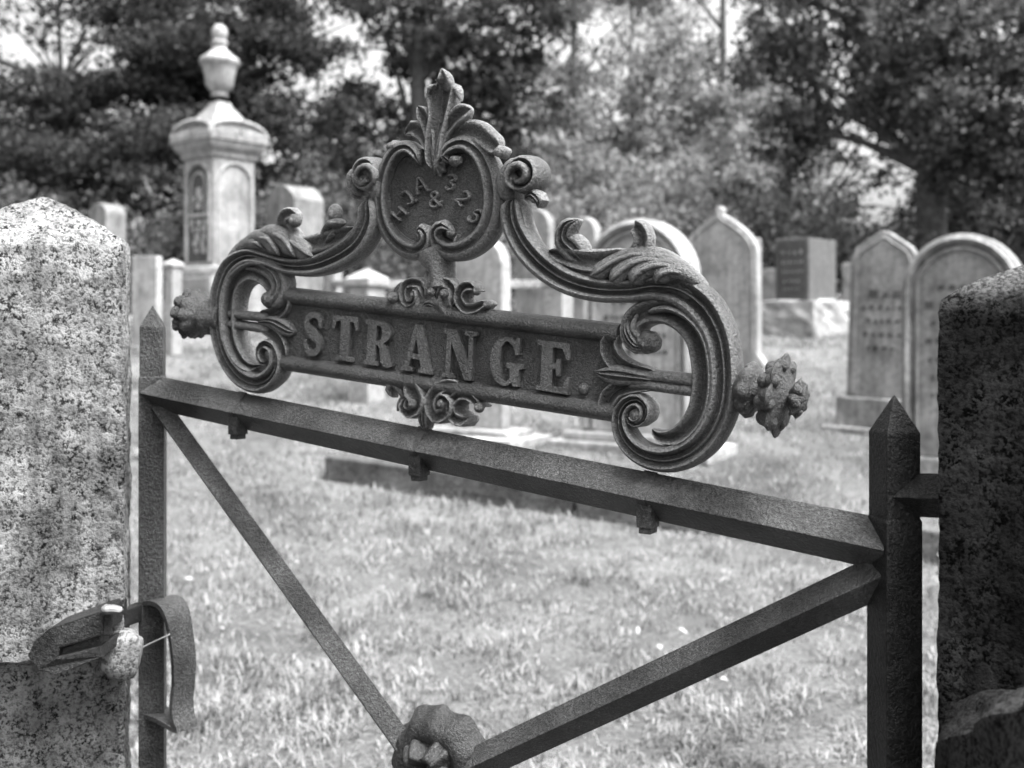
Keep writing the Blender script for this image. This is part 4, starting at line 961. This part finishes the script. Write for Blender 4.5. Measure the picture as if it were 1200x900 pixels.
# granite plot fence: capped posts and rails
def fence_post(pxc, wpx, py_top, py_base, d, label, yaw=33.7, mat=GRAN_PALE):
    ex, en = frame(yaw); up = Vector((0, 0, 1)); c = Vector(((pxc - CX) / F * d, d, 0)); g = gz(0, d); z1 = H - (py_top - CY) / F * d
    wf = wpx / F * d / (math.cos(R(yaw)) + math.sin(R(yaw))) / 2
    t = thing('fence_post', label, 'post', (c.x, c.y, g), 'capped granite posts of the plot fence')
    mb = MB(); zc = z1 - wf * 1.1; mb.box(c + up * (g - .05 + zc) / 2, (ex, en, up), (wf * .78, wf * .78, (zc - g + .05) / 2)); o = mb.build('shaft', mat, t); bevel(o, .01, 2)
    V = []; 
    for z, k in ((zc + .001, 1.0), (zc + wf * .45, 1.0), (z1, .0)):
        V += [c + up * z + ex * a * wf * k + en * b * wf * k for a, b in ((-1, 1), (1, 1), (1, -1), (-1, -1))]
    V = V[:9]; Fc = [(0, 1, 2, 3)] + [(q, (q + 1) % 4, 4 + (q + 1) % 4, 4 + q) for q in range(4)] + [(4 + q, 4 + (q + 1) % 4, 8) for q in range(4)]
    o = link('cap', V, Fc, mat, t); bevel(o, .006, 2)
    return c
fence_post(430, 54, 314, 470, 8.1, 'broad granite fence post with pyramid cap under the left scroll')
fence_post(391, 26, 304, 400, 10.3, 'smaller granite fence post with pyramid cap just left of the broad one')
fence_post(203, 26, 303, 398, 10.3, 'granite fence post with flat cap left of the urn monument')
fence_post(655, 44, 318, 470, 8.3, 'granite fence post partly behind the white arched gravestone')
def fence_rail(x0, x1, y0, y1, d0, d1, hgt, label):
    A, B = W(x0, y0, d0), W(x1, y1, d1); d = (B - A).normalized(); e = Vector((-d.y, d.x, 0)).normalized(); up = d.cross(e)
    mb = MB(); mb.box((A + B) / 2, (d, e, up), ((B - A).length / 2, .035, hgt)); o = mb.build('fence_rail', GRAN_PALE, None, (A + B) / 2); bevel(o, .008, 2); return tag(o, label, 'rail', 'rails of the plot fence')
fence_rail(203, 391, 316, 318, 10.35, 10.35, .03, 'upper fence rail behind the urn monument base')
fence_rail(391, 425, 332, 334, 10.3, 8.4, .03, 'short fence rail joining the small and broad capped posts')
fence_rail(440, 652, 334, 333, 8.2, 8.4, .03, 'upper fence rail running behind the shell ornament')
fence_rail(440, 652, 378, 382, 8.2, 8.4, .04, 'lower fence rail just above the nameplate')
def curb():
    A = Vector(((388 - CX) / F * 5.95, 5.95, 0)); B = Vector((2.9, 3.85, 0)); d = (B - A).normalized(); e = Vector((-d.y, d.x, 0)); up = Vector((0, 0, 1)); L = (B - A).length
    t = thing('plot_curb', 'long low mossy granite curb crossing the grass behind the gate', 'curb', (A.x, A.y, gz(0, A.y)))
    n = 3
    for k in range(n):
        a0 = A + d * (L * k / n + .006); a1 = A + d * (L * (k + 1) / n - .006); V = []
        for p in (a0, a1):
            g = gz(0, p.y)
            V += [Vector((p.x, p.y, g - .08)) - e * .08, Vector((p.x, p.y, g + .12)) - e * .065, Vector((p.x, p.y, g + .12)) + e * .065, Vector((p.x, p.y, g - .08)) + e * .08]
        o = MB().hexa(V).build('curb_stone', GRAN_CURB, t); bevel(o, .012, 2); rough(o, .008, 9, 4, seed=k)
curb()

# ------------------------------------------------------------------ trees
def bright_gap(px, py):
    for cx_, cy_, rx, ry in ((20, 15, 75, 75), (450, 80, 42, 75), (365, 5, 34, 30), (610, 25, 30, 30), (640, 90, 18, 50), (700, 45, 42, 40), (760, 70, 24, 34), (850, 20, 26, 60), (1035, 225, 36, 42), (985, 120, 18, 60), (1190, 130, 34, 26), (975, 60, 14, 30), (1005, 165, 30, 24), (1135, 215, 16, 22), (1160, 235, 14, 12)):
        if ((px - cx_) / rx) ** 2 + ((py - cy_) / ry) ** 2 < 1: return True
    return False
def leafcloud(centres, radii, per, size, flat=.55, drop=0):
    """leaf faces gathered round clump centres: (n, 4, 3)"""
    C = np.repeat(np.array(centres), per, axis=0); Rr = np.repeat(np.array(radii), per); n = len(C)
    g = RNG.normal(0, 1, (n, 3)); g /= np.linalg.norm(g, axis=1)[:, None]; g *= (RNG.random(n) ** .55)[:, None]
    P = C + g * np.stack([Rr, Rr, Rr * flat], 1); P[:, 2] -= drop * (g[:, 0] ** 2 + g[:, 1] ** 2) * Rr
    a = RNG.uniform(0, 2 * np.pi, n); tl = RNG.normal(0, .8, n); s = size * RNG.uniform(.6, 1.4, n)
    ux = np.stack([np.cos(a) * np.cos(tl), np.sin(a) * np.cos(tl), np.sin(tl)], 1); r = RNG.normal(0, 1, (n, 3)); vy = np.cross(ux, r); vy /= np.linalg.norm(vy, axis=1)[:, None]
    V = np.zeros((n, 4, 3))
    V[:, 0] = P + ux * s[:, None]; V[:, 1] = P + vy * (s * .48)[:, None]; V[:, 2] = P - ux * s[:, None] * .8; V[:, 3] = P - vy * (s * .48)[:, None]
    return V
def tree(name, label, x, y, trunk_h, r, limbs, blobs, mat, size, per, cat='tree', group='trees behind the graves', flat=.55, cr=(.35, .7), lean=(0, 0), gapf=.45):
    """blobs: (px, py, depth, rx, rz, clumps): the boughs of the crown, each on its own limb"""
    g = gz(x, y); t = thing(name, label, cat, (x, y, g), group)
    top = Vector((x + lean[0], y + lean[1], g + trunk_h))
    pts = [Vector((x, y, g - .2)).lerp(top, k / 7) + Vector((random.uniform(-1, 1), random.uniform(-1, 1), 0)) * r * (.35 if k else 0) for k in range(8)]
    mb = MB(); tube(mb, pts, [r * (1.25 if k == 0 else 1 - k * .105) for k in range(8)], 12); mb.build('trunk', BARK, t, smooth=60)
    cs = []; rs = []
    for (bx, by, dd, rx, rz, n) in blobs:
        c = W(bx, by, dd); 
        s = pts[min(6, max(2, int(7 * (c.z - g - .15 * trunk_h) / trunk_h)))] if c.z - g < trunk_h else pts[6]
        m1 = s.lerp(c, .5) + Vector((0, 0, abs(rx) * .18)); mb = MB()
        tube(mb, [s, s.lerp(m1, .5), m1, m1.lerp(c, .6), c], [r * .42, r * .32, r * .22, r * .14, r * .06], 7); 
        for q in range(5 if n > 6 else 1):
            e = c + Vector((random.uniform(-1, 1) * rx * .8, random.uniform(-1, 1) * rx * .6, random.uniform(-.8, .8) * rz)); tube(mb, [m1.lerp(c, .4), m1.lerp(e, .6), e], [r * .13, r * .08, r * .02], 5)
        mb.build('branch', BARK, t, smooth=60)
        for _ in range(int(n * 1.5)):
            v = np.random.default_rng(random.randrange(1 << 30)).normal(0, 1, 3); v /= np.linalg.norm(v); v *= random.random() ** .45
            q = (c.x + v[0] * rx, c.y + v[1] * rx * .8, c.z + v[2] * rz)
            if bright_gap(CX + F * q[0] / q[1], CY - F * (q[2] - H) / q[1]) and random.random() < gapf: continue
            cs.append(q); rs.append(random.uniform(*cr))
    V = leafcloud(cs, rs, per, size, flat)
    soup('crown', V, 4, [(0, 1, 2, 3)], mat, None, None, t, (x, y, g), stuff=False)
    return t
# left dark evergreen with layered boughs
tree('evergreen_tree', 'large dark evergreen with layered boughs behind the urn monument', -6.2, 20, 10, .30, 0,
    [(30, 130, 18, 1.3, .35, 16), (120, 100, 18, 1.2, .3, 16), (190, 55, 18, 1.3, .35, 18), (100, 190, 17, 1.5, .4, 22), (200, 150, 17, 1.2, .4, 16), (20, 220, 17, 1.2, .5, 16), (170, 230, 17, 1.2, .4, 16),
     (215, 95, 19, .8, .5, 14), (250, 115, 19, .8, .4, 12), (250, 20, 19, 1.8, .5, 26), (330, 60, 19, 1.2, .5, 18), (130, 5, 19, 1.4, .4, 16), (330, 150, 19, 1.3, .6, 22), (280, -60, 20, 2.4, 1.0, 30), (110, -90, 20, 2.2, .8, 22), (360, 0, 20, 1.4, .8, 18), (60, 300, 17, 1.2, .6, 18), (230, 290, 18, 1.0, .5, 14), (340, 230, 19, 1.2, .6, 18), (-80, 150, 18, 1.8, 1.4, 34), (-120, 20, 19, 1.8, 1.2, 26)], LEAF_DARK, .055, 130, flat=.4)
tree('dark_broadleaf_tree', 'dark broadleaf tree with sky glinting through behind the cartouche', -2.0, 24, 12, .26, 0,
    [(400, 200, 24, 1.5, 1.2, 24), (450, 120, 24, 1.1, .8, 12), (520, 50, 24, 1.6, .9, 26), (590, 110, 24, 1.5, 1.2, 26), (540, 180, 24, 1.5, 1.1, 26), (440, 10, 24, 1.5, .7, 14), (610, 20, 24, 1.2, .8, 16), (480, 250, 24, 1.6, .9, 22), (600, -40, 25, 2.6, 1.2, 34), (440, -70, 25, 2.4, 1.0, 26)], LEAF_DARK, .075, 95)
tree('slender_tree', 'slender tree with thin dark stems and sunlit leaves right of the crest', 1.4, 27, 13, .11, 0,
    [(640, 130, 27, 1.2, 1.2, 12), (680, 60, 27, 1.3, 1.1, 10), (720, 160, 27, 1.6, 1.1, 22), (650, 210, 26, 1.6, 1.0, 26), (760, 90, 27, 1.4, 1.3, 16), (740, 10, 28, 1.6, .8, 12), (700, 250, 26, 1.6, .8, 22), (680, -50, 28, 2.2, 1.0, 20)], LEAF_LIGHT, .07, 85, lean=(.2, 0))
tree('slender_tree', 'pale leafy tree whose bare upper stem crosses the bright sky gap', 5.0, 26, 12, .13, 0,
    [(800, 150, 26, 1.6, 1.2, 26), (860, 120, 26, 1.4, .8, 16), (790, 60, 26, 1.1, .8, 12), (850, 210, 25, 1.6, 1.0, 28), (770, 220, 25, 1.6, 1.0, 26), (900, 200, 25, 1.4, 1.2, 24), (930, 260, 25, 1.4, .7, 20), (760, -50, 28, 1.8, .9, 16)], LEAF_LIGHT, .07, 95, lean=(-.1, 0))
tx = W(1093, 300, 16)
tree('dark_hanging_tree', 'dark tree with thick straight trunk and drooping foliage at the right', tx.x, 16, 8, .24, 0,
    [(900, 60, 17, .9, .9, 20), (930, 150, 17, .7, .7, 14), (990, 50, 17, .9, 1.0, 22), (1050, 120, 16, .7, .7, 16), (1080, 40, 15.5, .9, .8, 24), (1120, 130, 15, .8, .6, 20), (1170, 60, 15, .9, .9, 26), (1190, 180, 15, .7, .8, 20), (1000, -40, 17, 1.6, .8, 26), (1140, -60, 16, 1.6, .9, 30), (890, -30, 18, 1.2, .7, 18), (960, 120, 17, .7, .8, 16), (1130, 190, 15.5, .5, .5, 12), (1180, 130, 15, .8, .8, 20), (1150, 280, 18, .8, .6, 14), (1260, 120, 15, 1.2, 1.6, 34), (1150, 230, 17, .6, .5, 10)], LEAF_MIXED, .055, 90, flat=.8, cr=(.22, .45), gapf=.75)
def shrub(label, blobs, mat, size, per, x, y, name='shrub'):
    g = gz(x, y); t = thing(name, label, 'shrub', (x, y, g), 'shrubs along the far edge'); cs = []; rs = []
    mb = MB()
    for (bx, by, dd, rx, rz, n) in blobs:
        c = W(bx, by, dd); tube(mb, [Vector((x, y, g - .1)), Vector((x, y, g)).lerp(c, .5) + Vector((0, 0, .2)), c], [.05, .035, .01], 6)
        for _ in range(n):
            v = RNG.normal(0, 1, 3); v /= np.linalg.norm(v); v *= random.random() ** .45
            cs.append((c.x + v[0] * rx, c.y + v[1] * rx * .7, max(g, c.z + v[2] * rz))); rs.append(random.uniform(.25, .5))
    mb.build('stem', BARK, t, smooth=60)
    soup('foliage', leafcloud(cs, rs, per, size, .8), 4, [(0, 1, 2, 3)], mat, None, None, t, (x, y, g), stuff=False)
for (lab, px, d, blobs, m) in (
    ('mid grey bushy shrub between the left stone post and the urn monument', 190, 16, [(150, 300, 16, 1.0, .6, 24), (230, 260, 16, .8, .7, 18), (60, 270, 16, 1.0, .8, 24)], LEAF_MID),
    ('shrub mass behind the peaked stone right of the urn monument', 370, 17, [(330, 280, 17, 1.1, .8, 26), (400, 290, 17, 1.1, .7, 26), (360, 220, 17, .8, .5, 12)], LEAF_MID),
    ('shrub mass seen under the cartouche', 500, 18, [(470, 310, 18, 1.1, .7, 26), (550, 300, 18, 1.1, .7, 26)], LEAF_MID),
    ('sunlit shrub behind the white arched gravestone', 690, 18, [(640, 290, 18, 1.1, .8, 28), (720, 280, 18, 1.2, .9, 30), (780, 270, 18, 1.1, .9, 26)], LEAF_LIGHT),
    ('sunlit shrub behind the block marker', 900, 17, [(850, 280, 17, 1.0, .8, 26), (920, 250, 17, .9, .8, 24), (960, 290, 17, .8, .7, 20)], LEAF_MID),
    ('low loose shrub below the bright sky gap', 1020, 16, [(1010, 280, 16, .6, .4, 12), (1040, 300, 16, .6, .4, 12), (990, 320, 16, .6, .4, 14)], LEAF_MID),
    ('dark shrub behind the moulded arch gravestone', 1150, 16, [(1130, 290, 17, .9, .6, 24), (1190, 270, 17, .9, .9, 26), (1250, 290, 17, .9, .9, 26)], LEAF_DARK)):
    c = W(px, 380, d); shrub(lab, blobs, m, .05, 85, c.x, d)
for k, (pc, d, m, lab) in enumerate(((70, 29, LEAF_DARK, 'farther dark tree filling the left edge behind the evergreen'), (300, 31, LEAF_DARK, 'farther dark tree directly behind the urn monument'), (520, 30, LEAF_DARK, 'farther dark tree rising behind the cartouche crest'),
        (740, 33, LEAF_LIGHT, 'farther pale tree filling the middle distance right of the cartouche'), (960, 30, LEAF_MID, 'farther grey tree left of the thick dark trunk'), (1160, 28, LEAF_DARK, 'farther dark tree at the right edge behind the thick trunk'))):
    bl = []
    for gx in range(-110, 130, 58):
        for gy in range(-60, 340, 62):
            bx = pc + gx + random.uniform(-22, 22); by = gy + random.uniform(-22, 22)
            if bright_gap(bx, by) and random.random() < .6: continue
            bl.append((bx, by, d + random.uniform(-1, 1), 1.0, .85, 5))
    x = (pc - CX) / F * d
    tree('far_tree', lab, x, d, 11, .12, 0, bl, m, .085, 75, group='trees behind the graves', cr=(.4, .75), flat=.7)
# a far wood that reads as one mass
def far_wood():
    cs = []; rs = []
    for _ in range(520):
        x = random.uniform(-34, 34); y = random.uniform(38, 52); px = CX + F * x / y
        zt = 5.2 + 1.2 * mnoise.noise(Vector((x * .15, 0, 0))) - (3.2 if 985 < px < 1075 else 0)
        z = 1.1 + (zt - 1.1) * random.random() ** .8; cs.append((x, y, z)); rs.append(random.uniform(.8, 1.5))
    soup('far_wood', leafcloud(cs, rs, 70, .16, .8), 4, [(0, 1, 2, 3)], LEAF_LIGHT, 'distant wood reading as one grey mass beyond the cemetery', 'wood', None, (0, 0, 0))
far_wood()
for o in bpy.data.objects:
    if '_o' in o: del o['_o']
